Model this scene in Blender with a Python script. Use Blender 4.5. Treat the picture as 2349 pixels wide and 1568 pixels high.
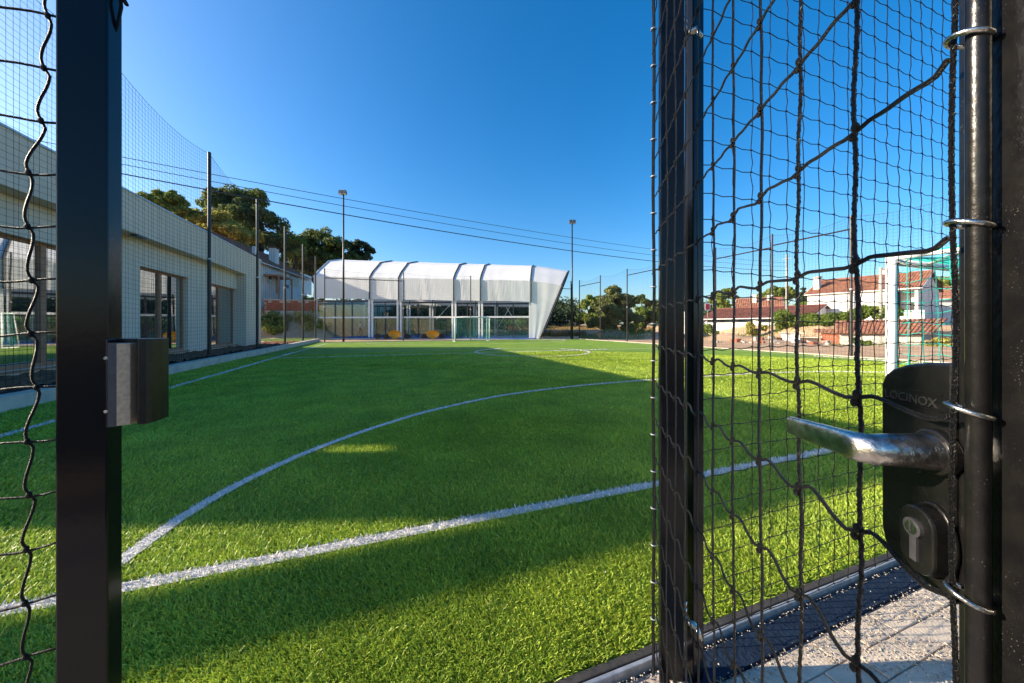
import bpy, bmesh, math, random
import numpy as np
from mathutils import Vector, Matrix

random.seed(7)
RNG = np.random.default_rng(11)
for o in list(bpy.data.objects):
    bpy.data.objects.remove(o, do_unlink=True)
SC = bpy.context.scene
COL = SC.collection
R = math.radians

# ------------------------------------------------------------------ camera
# pixel units below are those of the photograph scaled to 2349 x 1568
F, U0, VH, HC = 795.0, 1174.5, 749.0, 1.30
YAW = R(19.9)
SA, CA = math.sin(YAW), math.cos(YAW)
cam_d = bpy.data.cameras.new('camera')
cam_d.sensor_width = 36.0
cam_d.lens = 36.0 * F / 2349.0
cam_d.shift_y = (VH - 784.0) / 2349.0
cam_d.clip_start = 0.01
cam_d.clip_end = 3000
cam = bpy.data.objects.new('camera', cam_d)
COL.objects.link(cam)
cam.location = (0, 0, HC)
cam.rotation_euler = (R(90), 0, -YAW)
SC.camera = cam
SC.render.resolution_x, SC.render.resolution_y = 1024, 683

# ------------------------------------------------------------------ light
SUN_AZ, SUN_EL = R(-72.5), R(21.3)          # azimuth from +Y towards +X
SUNV = Vector((math.sin(SUN_AZ) * math.cos(SUN_EL), math.cos(SUN_AZ) * math.cos(SUN_EL), math.sin(SUN_EL)))
world = bpy.data.worlds.new('World')
SC.world = world
world.use_nodes = True
wn = world.node_tree.nodes
wl = world.node_tree.links
wn.clear()
sky = wn.new('ShaderNodeTexSky')
sky.sky_type = 'NISHITA'
sky.sun_disc = False
sky.sun_elevation = SUN_EL
sky.sun_rotation = SUN_AZ
sky.altitude = 50
sky.air_density = 1.0
sky.dust_density = 1.6
sky.ozone_density = 3.5
hs = wn.new('ShaderNodeHueSaturation')
hs.inputs['Saturation'].default_value = 1.36
bg = wn.new('ShaderNodeBackground')
bg.inputs['Strength'].default_value = 0.076
wo = wn.new('ShaderNodeOutputWorld')
wl.new(sky.outputs[0], hs.inputs['Color'])
wl.new(hs.outputs[0], bg.inputs['Color'])
wl.new(bg.outputs[0], wo.inputs['Surface'])
sd = bpy.data.lights.new('sun', 'SUN')
sd.energy = 3.45
sd.angle = R(0.55)
sd.color = (1.0, 0.86, 0.66)
sun = bpy.data.objects.new('sun', sd)
COL.objects.link(sun)
sun.location = (-40, 15, 30)
sun.rotation_euler = (-SUNV).to_track_quat('-Z', 'Y').to_euler()
SC.view_settings.view_transform = 'Standard'
SC.view_settings.look = 'None'
SC.view_settings.gamma = 1.0
SC.view_settings.exposure = 1.78
SC.render.engine = 'CYCLES'
SC.cycles.max_bounces = 8
SC.cycles.transparent_max_bounces = 16

# ------------------------------------------------------------------ helpers
def cw(xc, Z, z=0.0):
    """camera-aligned ground coordinates (right, forward) to world"""
    return Vector((Z * SA + xc * CA, Z * CA - xc * SA, z))

def px(u, v, Z):
    return cw((u - U0) / F * Z, Z, HC + (VH - v) / F * Z)

def gp(u, v, z=0.0):
    Z = F * (HC - z) / (v - VH)
    return cw((u - U0) / F * Z, Z, z)

def srgb(r, g, b):
    def f(c):
        c /= 255.0
        return c / 12.92 if c <= 0.04045 else ((c + 0.055) / 1.055) ** 2.4
    return (f(r), f(g), f(b))

def mat(name, col, rough=0.6, metal=0.0, col2=None, scale=8.0, bump=0.0, bscale=40.0, spec=0.5,
        trans=0.0, island=0.0, speck=0.0, wave=None, detail=6.0, coat=0.0, brick=None):
    m = bpy.data.materials.new(name)
    m.use_nodes = True
    nt = m.node_tree
    N, L = nt.nodes, nt.links
    b = N['Principled BSDF']
    b.inputs['Roughness'].default_value = rough
    b.inputs['Metallic'].default_value = metal
    b.inputs['Specular IOR Level'].default_value = spec
    b.inputs['Coat Weight'].default_value = coat
    tc = N.new('ShaderNodeTexCoord')
    geo = N.new('ShaderNodeNewGeometry')
    noise = N.new('ShaderNodeTexNoise')
    noise.inputs['Scale'].default_value = scale
    noise.inputs['Detail'].default_value = detail
    L.new(geo.outputs['Position'], noise.inputs['Vector'])
    mix = N.new('ShaderNodeMix')
    mix.data_type = 'RGBA'
    c2 = col2 if col2 else tuple(c * 0.8 for c in col)
    mix.inputs['A'].default_value = (*c2, 1)
    mix.inputs['B'].default_value = (*col, 1)
    ramp = N.new('ShaderNodeMapRange')
    ramp.inputs['From Min'].default_value = 0.36
    ramp.inputs['From Max'].default_value = 0.64
    L.new(noise.outputs['Fac'], ramp.inputs['Value'])
    L.new(ramp.outputs[0], mix.inputs['Factor'])
    out = mix.outputs['Result']
    if island:
        hsv = N.new('ShaderNodeHueSaturation')
        mr = N.new('ShaderNodeMapRange')
        mr.inputs['To Min'].default_value = 1 - island
        mr.inputs['To Max'].default_value = 1 + island
        L.new(geo.outputs['Random Per Island'], mr.inputs['Value'])
        L.new(mr.outputs[0], hsv.inputs['Value'])
        mr2 = N.new('ShaderNodeMapRange')
        mr2.inputs['To Min'].default_value = 0.5 - island * 0.07
        mr2.inputs['To Max'].default_value = 0.5 + island * 0.05
        mth = N.new('ShaderNodeMath')
        mth.operation = 'FRACT'
        mm = N.new('ShaderNodeMath')
        mm.operation = 'MULTIPLY'
        mm.inputs[1].default_value = 7.31
        L.new(geo.outputs['Random Per Island'], mm.inputs[0])
        L.new(mm.outputs[0], mth.inputs[0])
        L.new(mth.outputs[0], mr2.inputs['Value'])
        L.new(mr2.outputs[0], hsv.inputs['Hue'])
        L.new(out, hsv.inputs['Color'])
        out = hsv.outputs[0]
    if speck:
        vo = N.new('ShaderNodeTexVoronoi')
        vo.inputs['Scale'].default_value = speck
        L.new(geo.outputs['Position'], vo.inputs['Vector'])
        nz_ = N.new('ShaderNodeTexNoise')
        nz_.inputs['Scale'].default_value = 28
        L.new(geo.outputs['Position'], nz_.inputs['Vector'])
        th = N.new('ShaderNodeMapRange')
        th.inputs['From Min'].default_value = 0.42
        th.inputs['From Max'].default_value = 0.72
        th.inputs['To Min'].default_value = 0.02
        th.inputs['To Max'].default_value = 0.20
        L.new(nz_.outputs['Fac'], th.inputs['Value'])
        lt_ = N.new('ShaderNodeMath'); lt_.operation = 'LESS_THAN'
        L.new(vo.outputs['Distance'], lt_.inputs[0]); L.new(th.outputs[0], lt_.inputs[1])
        ml = N.new('ShaderNodeMath'); ml.operation = 'MULTIPLY'; ml.inputs[1].default_value = 0.75
        L.new(lt_.outputs[0], ml.inputs[0])
        mx_ = N.new('ShaderNodeMix'); mx_.data_type = 'RGBA'
        L.new(ml.outputs[0], mx_.inputs['Factor'])
        L.new(out, mx_.inputs['A'])
        mx_.inputs['B'].default_value = (0.10, 0.095, 0.085, 1)
        out = mx_.outputs['Result']
    L.new(out, b.inputs['Base Color'])
    hsrc = None
    if wave:
        axis, ws = wave
        w = N.new('ShaderNodeTexWave')
        w.bands_direction = axis
        w.inputs['Scale'].default_value = ws
        w.inputs['Distortion'].default_value = 0.0
        L.new(geo.outputs['Position'], w.inputs['Vector'])
        hsrc = w.outputs['Fac']
    elif bump:
        n2 = N.new('ShaderNodeTexNoise')
        n2.inputs['Scale'].default_value = bscale
        n2.inputs['Detail'].default_value = 5
        L.new(geo.outputs['Position'], n2.inputs['Vector'])
        hsrc = n2.outputs['Fac']
    if hsrc:
        bp = N.new('ShaderNodeBump')
        bp.inputs['Strength'].default_value = bump if bump else 0.5
        bp.inputs['Distance'].default_value = 0.02
        L.new(hsrc, bp.inputs['Height'])
        L.new(bp.outputs[0], b.inputs['Normal'])
    if trans:
        t = N.new('ShaderNodeBsdfTranslucent')
        L.new(out, t.inputs['Color'])
        ms = N.new('ShaderNodeMixShader')
        ms.inputs[0].default_value = trans
        L.new(b.outputs[0], ms.inputs[1])
        L.new(t.outputs[0], ms.inputs[2])
        L.new(ms.outputs[0], N['Material Output'].inputs['Surface'])
    return m

def mat_glass(name, tint=(0.02, 0.025, 0.025), refl=0.5, alpha=0.0):
    m = bpy.data.materials.new(name)
    m.use_nodes = True
    N, L = m.node_tree.nodes, m.node_tree.links
    N.remove(N['Principled BSDF'])
    g = N.new('ShaderNodeBsdfGlossy')
    g.inputs['Roughness'].default_value = 0.015
    g.inputs['Color'].default_value = (0.92, 0.93, 0.9, 1)
    nz = N.new('ShaderNodeTexNoise')
    nz.inputs['Scale'].default_value = 0.8
    bp = N.new('ShaderNodeBump')
    bp.inputs['Strength'].default_value = 0.02
    bp.inputs['Distance'].default_value = 0.3
    L.new(nz.outputs['Fac'], bp.inputs['Height'])
    L.new(bp.outputs[0], g.inputs['Normal'])
    d = N.new('ShaderNodeBsdfDiffuse')
    d.inputs['Color'].default_value = (*tint, 1)
    base = d.outputs[0]
    if alpha:
        t = N.new('ShaderNodeBsdfTransparent')
        t.inputs['Color'].default_value = (0.86, 0.95, 0.91, 1)
        mm = N.new('ShaderNodeMixShader')
        mm.inputs[0].default_value = alpha
        L.new(d.outputs[0], mm.inputs[1])
        L.new(t.outputs[0], mm.inputs[2])
        base = mm.outputs[0]
    mx = N.new('ShaderNodeMixShader')
    mx.inputs[0].default_value = refl
    L.new(base, mx.inputs[1])
    L.new(g.outputs[0], mx.inputs[2])
    L.new(mx.outputs[0], N['Material Output'].inputs['Surface'])
    return m

LOC = {}

class MB:
    def __init__(self, tr=None):
        self.v, self.f, self.m = [], [], []
        self.tr = tr
    def _add(self, vs, fs, mi=0):
        b = len(self.v)
        if self.tr:
            vs = [self.tr(*p) for p in vs]
        self.v += [tuple(p) for p in vs]
        self.f += [tuple(b + i for i in f) for f in fs]
        self.m += [mi] * len(fs)
        return self
    def box(self, x0, x1, y0, y1, z0, z1, mi=0):
        if x0 > x1: x0, x1 = x1, x0
        if y0 > y1: y0, y1 = y1, y0
        if z0 > z1: z0, z1 = z1, z0
        vs = [(x, y, z) for z in (z0, z1) for y in (y0, y1) for x in (x0, x1)]
        fs = [(0, 2, 3, 1), (4, 5, 7, 6), (0, 1, 5, 4), (2, 6, 7, 3), (0, 4, 6, 2), (1, 3, 7, 5)]
        return self._add(vs, fs, mi)
    def quad(self, a, b, c, d, mi=0):
        return self._add([a, b, c, d], [(0, 1, 2, 3)], mi)
    def poly(self, pts, mi=0):
        return self._add(pts, [tuple(range(len(pts)))], mi)
    def prism(self, pts, d0, d1, fn=None, mi=0):
        """pts 2-D outline (a,b) extruded from d0 to d1; fn(a,b,d)->xyz"""
        fn = fn or (lambda a, b, d: (a, b, d))
        n = len(pts)
        vs = [fn(a, b, d0) for a, b in pts] + [fn(a, b, d1) for a, b in pts]
        fs = [tuple(range(n))[::-1], tuple(range(n, 2 * n))]
        fs += [(i, (i + 1) % n, n + (i + 1) % n, n + i) for i in range(n)]
        return self._add(vs, fs, mi)
    def tube(self, pts, r, n=6, mi=0, cap=True):
        pts = [Vector(p) for p in pts]
        k = len(pts)
        rs = r if isinstance(r, (list, tuple)) else [r] * k
        vs, fs = [], []
        t0 = (pts[1] - pts[0]).normalized()
        up = Vector((0, 0, 1)) if abs(t0.z) < 0.9 else Vector((1, 0, 0))
        a = t0.cross(up).normalized()
        for i, p in enumerate(pts):
            if i == 0: t = pts[1] - pts[0]
            elif i == k - 1: t = pts[-1] - pts[-2]
            else: t = pts[i + 1] - pts[i - 1]
            t = t.normalized()
            a = (a - t * a.dot(t))
            a = a.normalized() if a.length > 1e-6 else t.orthogonal().normalized()
            b = t.cross(a)
            for j in range(n):
                w = 2 * math.pi * j / n
                vs.append(p + (a * math.cos(w) + b * math.sin(w)) * rs[i])
        for i in range(k - 1):
            for j in range(n):
                j2 = (j + 1) % n
                fs.append((i * n + j, i * n + j2, (i + 1) * n + j2, (i + 1) * n + j))
        if cap:
            fs.append(tuple(range(n))[::-1])
            fs.append(tuple(range((k - 1) * n, k * n)))
        tr, self.tr = self.tr, None
        if tr: vs = [Vector(tr(*p)) for p in vs]
        self._add(vs, fs, mi)
        self.tr = tr
        return self
    def ball(self, c, r, n=6, m=4, mi=0, sc=(1, 1, 1)):
        vs, fs = [], []
        for i in range(m + 1):
            th = math.pi * i / m
            for j in range(n):
                ph = 2 * math.pi * j / n
                vs.append((c[0] + r * sc[0] * math.sin(th) * math.cos(ph), c[1] + r * sc[1] * math.sin(th) * math.sin(ph), c[2] + r * sc[2] * math.cos(th)))
        for i in range(m):
            for j in range(n):
                j2 = (j + 1) % n
                fs.append((i * n + j, (i + 1) * n + j, (i + 1) * n + j2, i * n + j2))
        return self._add(vs, fs, mi)
    def build(self, name, mats, parent=None, smooth=False, bevel=0.0, loc=None):
        if not isinstance(mats, (list, tuple)): mats = [mats]
        if parent is not None:
            off = LOC[parent]
        elif loc is not None:
            off = Vector(loc)
        else:
            a = np.array(self.v)
            off = Vector(((a[:, 0].min() + a[:, 0].max()) / 2, (a[:, 1].min() + a[:, 1].max()) / 2, a[:, 2].min()))
        me = bpy.data.meshes.new(name)
        me.from_pydata([(p[0] - off.x, p[1] - off.y, p[2] - off.z) for p in self.v], [], self.f)
        for m_ in mats: me.materials.append(m_)
        me.polygons.foreach_set('material_index', self.m)
        if smooth: me.polygons.foreach_set('use_smooth', [True] * len(self.f))
        bm = bmesh.new(); bm.from_mesh(me)
        bmesh.ops.recalc_face_normals(bm, faces=bm.faces)
        bm.to_mesh(me); bm.free()
        o = bpy.data.objects.new(name, me)
        COL.objects.link(o)
        if parent is not None: o.parent = parent
        else: o.location = off
        LOC[o] = off
        if bevel:
            md = o.modifiers.new('bevel', 'BEVEL')
            md.width = bevel; md.segments = 2; md.limit_method = 'ANGLE'
        return o

def tag(o, label=None, cat=None, group=None, kind=None):
    if label: o['label'] = label
    if cat: o['category'] = cat
    if group: o['group'] = group
    if kind: o['kind'] = kind
    return o

def thing(name, label, cat, loc, group=None):
    o = bpy.data.objects.new(name, None)
    o.empty_display_size = 0.2
    COL.objects.link(o)
    o.location = loc
    LOC[o] = Vector(loc)
    return tag(o, label, cat, group)

def npmesh(name, verts, faces, mats, mi=None, parent=None, loc=(0, 0, 0)):
    """faces: (n,3|4) array"""
    off = np.array(LOC[parent] if parent is not None else loc)
    me = bpy.data.meshes.new(name)
    nv, nf, k = len(verts), len(faces), faces.shape[1]
    me.vertices.add(nv)
    me.vertices.foreach_set('co', (verts - off).astype(np.float32).ravel())
    me.loops.add(nf * k)
    me.loops.foreach_set('vertex_index', faces.astype(np.int32).ravel())
    me.polygons.add(nf)
    me.polygons.foreach_set('loop_start', np.arange(0, nf * k, k, dtype=np.int32))
    me.polygons.foreach_set('loop_total', np.full(nf, k, dtype=np.int32))
    if mi is not None: me.polygons.foreach_set('material_index', mi.astype(np.int32))
    for m_ in (mats if isinstance(mats, (list, tuple)) else [mats]): me.materials.append(m_)
    me.update(calc_edges=True)
    o = bpy.data.objects.new(name, me)
    COL.objects.link(o)
    if parent is not None: o.parent = parent
    else: o.location = loc
    LOC[o] = Vector(off)
    return o

# ------------------------------------------------------------------ materials
M = {}
M['turf'] = mat('turf', (0.20, 0.31, 0.032), 0.75, col2=(0.145, 0.25, 0.027), scale=1.3, bump=0.9, bscale=120, spec=0.2)
M['blade'] = mat('turf_blade', (0.43, 0.54, 0.060), 0.48, col2=(0.29, 0.40, 0.045), scale=1.6, trans=0.30, island=0.30, spec=0.35)
M['line'] = mat('line_white', (0.70, 0.67, 0.63), 0.7, col2=(0.52, 0.50, 0.47), scale=60, bump=0.6, bscale=160, spec=0.2)
M['lineblade'] = mat('line_blade', (0.80, 0.76, 0.71), 0.6, col2=(0.62, 0.59, 0.56), scale=30, trans=0.2, island=0.22)
M['dirt'] = mat('dirt', (0.58, 0.385, 0.24), 0.95, col2=(0.42, 0.275, 0.165), scale=0.7, bump=0.8, bscale=6, spec=0.1)
M['lawn'] = mat('lawn', (0.16, 0.22, 0.04), 0.9, col2=(0.10, 0.15, 0.03), scale=2, bump=0.8, bscale=30, spec=0.1)
M['drygrass'] = mat('dry_grass', (0.40, 0.27, 0.11), 0.9, col2=(0.18, 0.14, 0.05), scale=0.9, trans=0.15, island=0.35)
M['concrete'] = mat('concrete', (0.60, 0.51, 0.42), 0.85, col2=(0.44, 0.38, 0.32), scale=3, bump=0.3, bscale=40, spec=0.2)
M['paver'] = mat('paver', (0.58, 0.48, 0.37), 0.9, col2=(0.42, 0.35, 0.275), scale=9, bump=0.35, bscale=120, spec=0.2)
M['gravel'] = mat('gravel', (0.52, 0.44, 0.34), 0.9, col2=(0.26, 0.22, 0.18), scale=60, island=0.45, spec=0.2)
M['dark_ground'] = mat('navy', (0.009, 0.020, 0.042), 0.8, col2=(0.006, 0.013, 0.028), scale=14, bump=0.5, bscale=60, spec=0.2)
M['added_ground'] = mat('dark_ground', (0.05, 0.05, 0.052), 0.9, col2=(0.038, 0.038, 0.04), scale=6, bump=0.4, bscale=90, spec=0.2)  # for the added ground behind the camera, dark to dim reflections
M['rubber'] = mat('rubber', (0.035, 0.033, 0.032), 0.75, col2=(0.06, 0.052, 0.045), scale=9, bump=0.2, spec=0.3)
M['mulch'] = mat('mulch', (0.34, 0.165, 0.095), 0.95, col2=(0.13, 0.068, 0.045), scale=22, bump=1.0, bscale=50, spec=0.1)
M['alu'] = mat('aluminium', (0.50, 0.50, 0.50), 0.5, 0.6, col2=(0.34, 0.34, 0.34), scale=25, bump=0.1)
M['steel'] = mat('steel_worn', (0.66, 0.64, 0.60), 0.26, 1.0, col2=(0.34, 0.33, 0.30), scale=90, bump=0.12, bscale=220)
M['letter'] = mat('raised_lettering', (0.04, 0.04, 0.04), 0.3, 0.3, spec=0.8)
M['tanmetal'] = mat('metal_tan_reflection', (0.58, 0.40, 0.25), 0.5, 0.1, col2=(0.42, 0.30, 0.20), scale=140, bump=0.15, bscale=300)  # warm reflected light on the metal strip is put into this tan
M['greymetal'] = mat('grey_metal', (0.075, 0.073, 0.08), 0.45, 0.4, scale=80)
M['blackpaint'] = mat('black_paint', (0.0045, 0.0045, 0.005), 0.30, col2=(0.008, 0.0075, 0.007), scale=60, bump=0.06, bscale=150, spec=0.35, speck=480)
M['postblack'] = mat('post_black', (0.0035, 0.004, 0.0055), 0.15, col2=(0.005, 0.0055, 0.007), scale=5, bump=0.012, bscale=60, spec=0.28)
M['poledark'] = mat('pole_dark', (0.022, 0.019, 0.017), 0.42, 0.1, col2=(0.015, 0.013, 0.012), scale=4, spec=0.5)
M['cord'] = mat('cord_black', (0.0035, 0.0035, 0.004), 0.45, col2=(0.008, 0.007, 0.006), scale=160, bump=0.8, bscale=700, spec=0.35)
M['rope'] = mat('rope_braid', (0.014, 0.012, 0.010), 0.28, col2=(0.004, 0.004, 0.004), scale=500, bump=1.0, bscale=900, spec=0.7)
M['netfar'] = mat('net_dark', (0.012, 0.012, 0.013), 0.7, scale=3)
M['nettop'] = mat('net_rope', (0.05, 0.05, 0.05), 0.7)
M['teal'] = mat('net_teal', (0.02, 0.50, 0.42), 0.6, col2=(0.02, 0.28, 0.24), scale=6)
M['whitepaint'] = mat('white_paint', (0.80, 0.80, 0.78), 0.35, col2=(0.72, 0.72, 0.70), scale=6, spec=0.5)
M['wallgrey'] = mat('wall_render', (0.79, 0.65, 0.52), 0.85, col2=(0.74, 0.61, 0.485), scale=1.2, bump=0.30, wave=('Z', 10.5), spec=0.2)
M['walljamb'] = mat('wall_jamb', (0.45, 0.41, 0.35), 0.85, col2=(0.41, 0.37, 0.32), scale=2, spec=0.2)
M['capmetal'] = mat('cap_metal', (0.62, 0.66, 0.70), 0.3, 0.5, scale=4)
M['wood'] = mat('frame_brown', (0.44, 0.21, 0.115), 0.5, col2=(0.34, 0.16, 0.09), scale=5, spec=0.4)
M['glass'] = mat_glass('window_glass', (0.03, 0.033, 0.03), 0.68)
M['courtglass'] = mat_glass('court_glass', (0.06, 0.11, 0.09), 0.06, alpha=0.93)
M['dark'] = mat('interior_dark', (0.03, 0.03, 0.03), 0.9)
M['fabric'] = mat('white_fabric', (0.78, 0.775, 0.765), 0.6, col2=(0.73, 0.725, 0.71), scale=0.5, trans=0.18, spec=0.25)
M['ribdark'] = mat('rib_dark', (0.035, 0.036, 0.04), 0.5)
M['courtblue'] = mat('court_blue', (0.02, 0.10, 0.36), 0.8, col2=(0.02, 0.08, 0.30), scale=3, bump=0.2)
M['plaster'] = mat('white_plaster', (0.74, 0.72, 0.68), 0.85, col2=(0.62, 0.60, 0.56), scale=0.8, bump=0.1, bscale=20, spec=0.2)
M['oldplaster'] = mat('old_plaster', (0.60, 0.56, 0.50), 0.9, col2=(0.34, 0.31, 0.27), scale=1.4, bump=0.4, bscale=8, spec=0.1)
M['tile'] = mat('roof_tile', (0.36, 0.165, 0.095), 0.8, col2=(0.21, 0.105, 0.07), scale=2.6, bump=0.4, bscale=9, spec=0.2, island=0.25)
M['tiledark'] = mat('roof_tile_dark', (0.20, 0.080, 0.058), 0.8, col2=(0.13, 0.055, 0.043), scale=2.0, bump=0.4, bscale=9, spec=0.2, island=0.2)
M['brick'] = mat('orange_brick', (0.46, 0.155, 0.07), 0.9, col2=(0.30, 0.11, 0.055), scale=3, bump=0.3, bscale=9, island=0.2)
M['shutter'] = mat('shutter', (0.66, 0.65, 0.62), 0.6, wave=('Z', 9.0), bump=0.4)
M['windark'] = mat('window_dark', (0.035, 0.04, 0.045), 0.15, spec=0.6)
M['bark'] = mat('bark', (0.085, 0.062, 0.045), 0.95, col2=(0.05, 0.037, 0.028), scale=5, bump=0.8, bscale=12, spec=0.1)
def leafmat(n, c, c2): return mat(n, c, 0.55, col2=c2, scale=0.55, trans=0.46, island=0.34, spec=0.15)
M['leaf_dark'] = leafmat('leaf_dark', (0.17, 0.215, 0.065), (0.1, 0.14, 0.048))
M['leaf_yellow'] = leafmat('leaf_yellow', (0.52, 0.47, 0.11), (0.34, 0.33, 0.08))
M['leaf_mid'] = leafmat('leaf_mid', (0.28, 0.34, 0.075), (0.17, 0.225, 0.052))
M['leaf_olive'] = leafmat('leaf_olive', (0.24, 0.27, 0.09), (0.145, 0.17, 0.06))
M['leaf_bright'] = leafmat('leaf_bright', (0.22, 0.3, 0.05), (0.12, 0.18, 0.034))
M['leaf_pine'] = leafmat('leaf_pine', (0.085, 0.12, 0.055), (0.05, 0.075, 0.038))
M['yellow'] = mat('yellow_plastic', (0.72, 0.40, 0.02), 0.4, col2=(0.6, 0.32, 0.02), scale=5)
M['red'] = mat('sign_red', (0.60, 0.025, 0.05), 0.4)
M['wire'] = mat('wire', (0.045, 0.05, 0.06), 0.6)
M['polegrey'] = mat('pole_concrete', (0.36, 0.33, 0.30), 0.85, col2=(0.28, 0.26, 0.24), scale=3)
M['lampgrey'] = mat('lamp_grey', (0.10, 0.10, 0.105), 0.5, 0.3)
M['lens'] = mat('lamp_lens', (0.55, 0.57, 0.6), 0.15, spec=0.8)
M['skin'] = mat('skin', (0.50, 0.27, 0.18), 0.55)
M['hair'] = mat('hair', (0.05, 0.03, 0.02), 0.6)
M['cloth_white'] = mat('cloth_white', (0.70, 0.72, 0.76), 0.8)
M['cloth_black'] = mat('cloth_black', (0.025, 0.026, 0.03), 0.85)
M['cloth_orange'] = mat('cloth_orange', (0.78, 0.11, 0.03), 0.8)
M['cloth_pink'] = mat('cloth_pink', (0.55, 0.42, 0.40), 0.8)

# ------------------------------------------------------------------ ground
def smooth(a, b, x):
    t = np.clip((x - a) / (b - a), 0, 1)
    return t * t * (3 - 2 * t)

def terrain(X, Y):
    xc = X * CA - Y * SA
    Z = X * SA + Y * CA
    h = np.full_like(X, -0.05)
    # bank rising behind the left building and pavilion
    left = smooth(-18, -24, xc) * smooth(33, 40, Z)
    h += 4.2 * left
    h += 1.6 * smooth(44, 60, Z) * smooth(10, -5, xc)
    # hollow and terrace at the right
    h += -0.85 * smooth(21.5, 27, xc) * smooth(22, 29, Z) * (1 - smooth(36.5, 38.5, Z + 0.10 * (xc - 38)))
    h += 1.45 * smooth(31, 35, xc) * smooth(36.5, 38.5, Z + 0.10 * (xc - 38))
    h += 0.7 * smooth(40, 60, Z) * smooth(-5, 10, xc) * (1 - smooth(20, 30, xc))
    # dirt heaps behind the far right corner and along the right fence
    for (cx, cz, r_, hh) in ((15.5, 38.5, 1.8, 0.65), (17.5, 36.6, 1.7, 0.6), (20.6, 33.5, 1.5, 0.75), (23.6, 31.5, 1.9, 0.55), (25.6, 28.4, 1.8, 0.7), (12.3, 42.5, 2.2, 0.9), (27.2, 25.0, 1.5, 0.45)):
        h += hh * np.exp(-((xc - cx) ** 2 + (Z - cz) ** 2) / (r_ * r_))
    out = ((X > 19.6) | (Y > 36) | (X < -13) | (Y < -1)).astype(float)
    n = np.sin(X * 1.7 + np.sin(Y * 1.1)) * np.sin(Y * 1.9 + np.cos(X * 1.3)) * 0.05 + np.sin(X * 4.1 + Y * 2.3) * np.sin(Y * 3.7 - X) * 0.03
    return h + n * out

def tz(p):
    return float(terrain(np.array([p[0]], float), np.array([p[1]], float))[0])

gx = np.concatenate([np.linspace(-1500, -90, 8), np.linspace(-80, 110, 191), np.linspace(125, 1500, 8)])
gy = np.concatenate([np.linspace(-600, -40, 6), np.linspace(-30, 110, 141), np.linspace(125, 1800, 8)])
GX, GY = np.meshgrid(gx, gy)
GZ = terrain(GX, GY)
nv = np.stack([GX.ravel(), GY.ravel(), GZ.ravel()], 1)
ni, nj = len(gx), len(gy)
ii = np.arange(nj - 1)[:, None] * ni + np.arange(ni - 1)[None, :]
ii = ii.ravel()
nf = np.stack([ii, ii + 1, ii + ni + 1, ii + ni], 1)
ground = npmesh('ground', nv, nf, M['dirt'])
ground.data.polygons.foreach_set('use_smooth', [True] * len(nf))
tag(ground, 'sandy brown bare earth around the pitch and the houses', 'ground', kind='structure')

TX0, TX1, TY0, TY1 = -5.42, 18.5, 1.13, 31.2
turf = MB().quad((TX0, TY0, 0), (TX1, TY0, 0), (TX1, TY1, 0), (TX0, TY1, 0)).build('turf_pitch', M['turf'], loc=(0, 0, 0))
tag(turf, 'green artificial turf football pitch', 'pitch', kind='structure')

# painted lines ------------------------------------------------------
LW = 0.085
def spline(pts, n=10):
    out = []
    P = [pts[0]] + list(pts) + [pts[-1]]
    for i in range(1, len(P) - 2):
        p0, p1, p2, p3 = [np.array(q) for q in P[i - 1:i + 3]]
        for k in range(n):
            t = k / n
            out.append(0.5 * ((2 * p1) + (-p0 + p2) * t + (2 * p0 - 5 * p1 + 4 * p2 - p3) * t * t + (-p0 + 3 * p1 - 3 * p2 + p3) * t ** 3))
    out.append(np.array(P[-2]))
    return np.array(out)
LX0, LX1, LY0, LY1, LYM = -4.25, 17.5, 2.27, 28.9, 16.3
CXG = 6.95
arc = [(-1.40, 2.31), (-1.36, 2.60), (-1.30, 2.94), (-1.17, 3.33), (-0.96, 3.74), (-0.64, 4.20), (-0.07, 4.81), (0.73, 5.45), (2.13, 6.16), (3.85, 6.55), (5.6, 6.68)]
arc = arc + [(2 * CXG - x, y) for x, y in arc[::-1]]
farc = [(x, LY0 + LY1 - y) for x, y in arc]
circ = [(CXG + 2.85 * math.cos(t), LYM - 0.1 + 2.85 * math.sin(t)) for t in np.linspace(0, 2 * math.pi, 49)]
LINES = [
    ('near goal line painted white on the turf by the gate', np.array([(LX0, LY0), (LX1, LY0)])),
    ('white sideline painted beside the concrete kerb', np.array([(LX0, LY0 + 0.05), (LX0, LY1 - 0.05)])),
    ('white sideline painted beside the bare earth path', np.array([(LX1, LY0 + 0.05), (LX1, LY1 - 0.05)])),
    ('white goal line in front of the fabric pavilion', np.array([(LX0, LY1), (LX1, LY1)])),
    ('straight white halfway line across the pitch', np.array([(LX0 + 0.05, LYM), (LX1 - 0.05, LYM)])),
    ('white centre circle on the halfway line', np.array(circ)),
    ('curved white penalty area line by the gate', spline(arc)),
    ('curved white penalty area line in front of the pavilion', spline(farc)),
]
def densify(P, step=0.25):
    out = [P[0]]
    for a, b in zip(P[:-1], P[1:]):
        n = max(1, int(np.linalg.norm(b - a) / step))
        for k in range(1, n + 1): out.append(a + (b - a) * k / n)
    return np.array(out)
SEGS = []
for lab, P in LINES:
    P = densify(np.array(P, float))
    for a, b in zip(P[:-1], P[1:]): SEGS.append((a, b))
SEGA = np.array([s[0] for s in SEGS]); SEGB = np.array([s[1] for s in SEGS])

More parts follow.
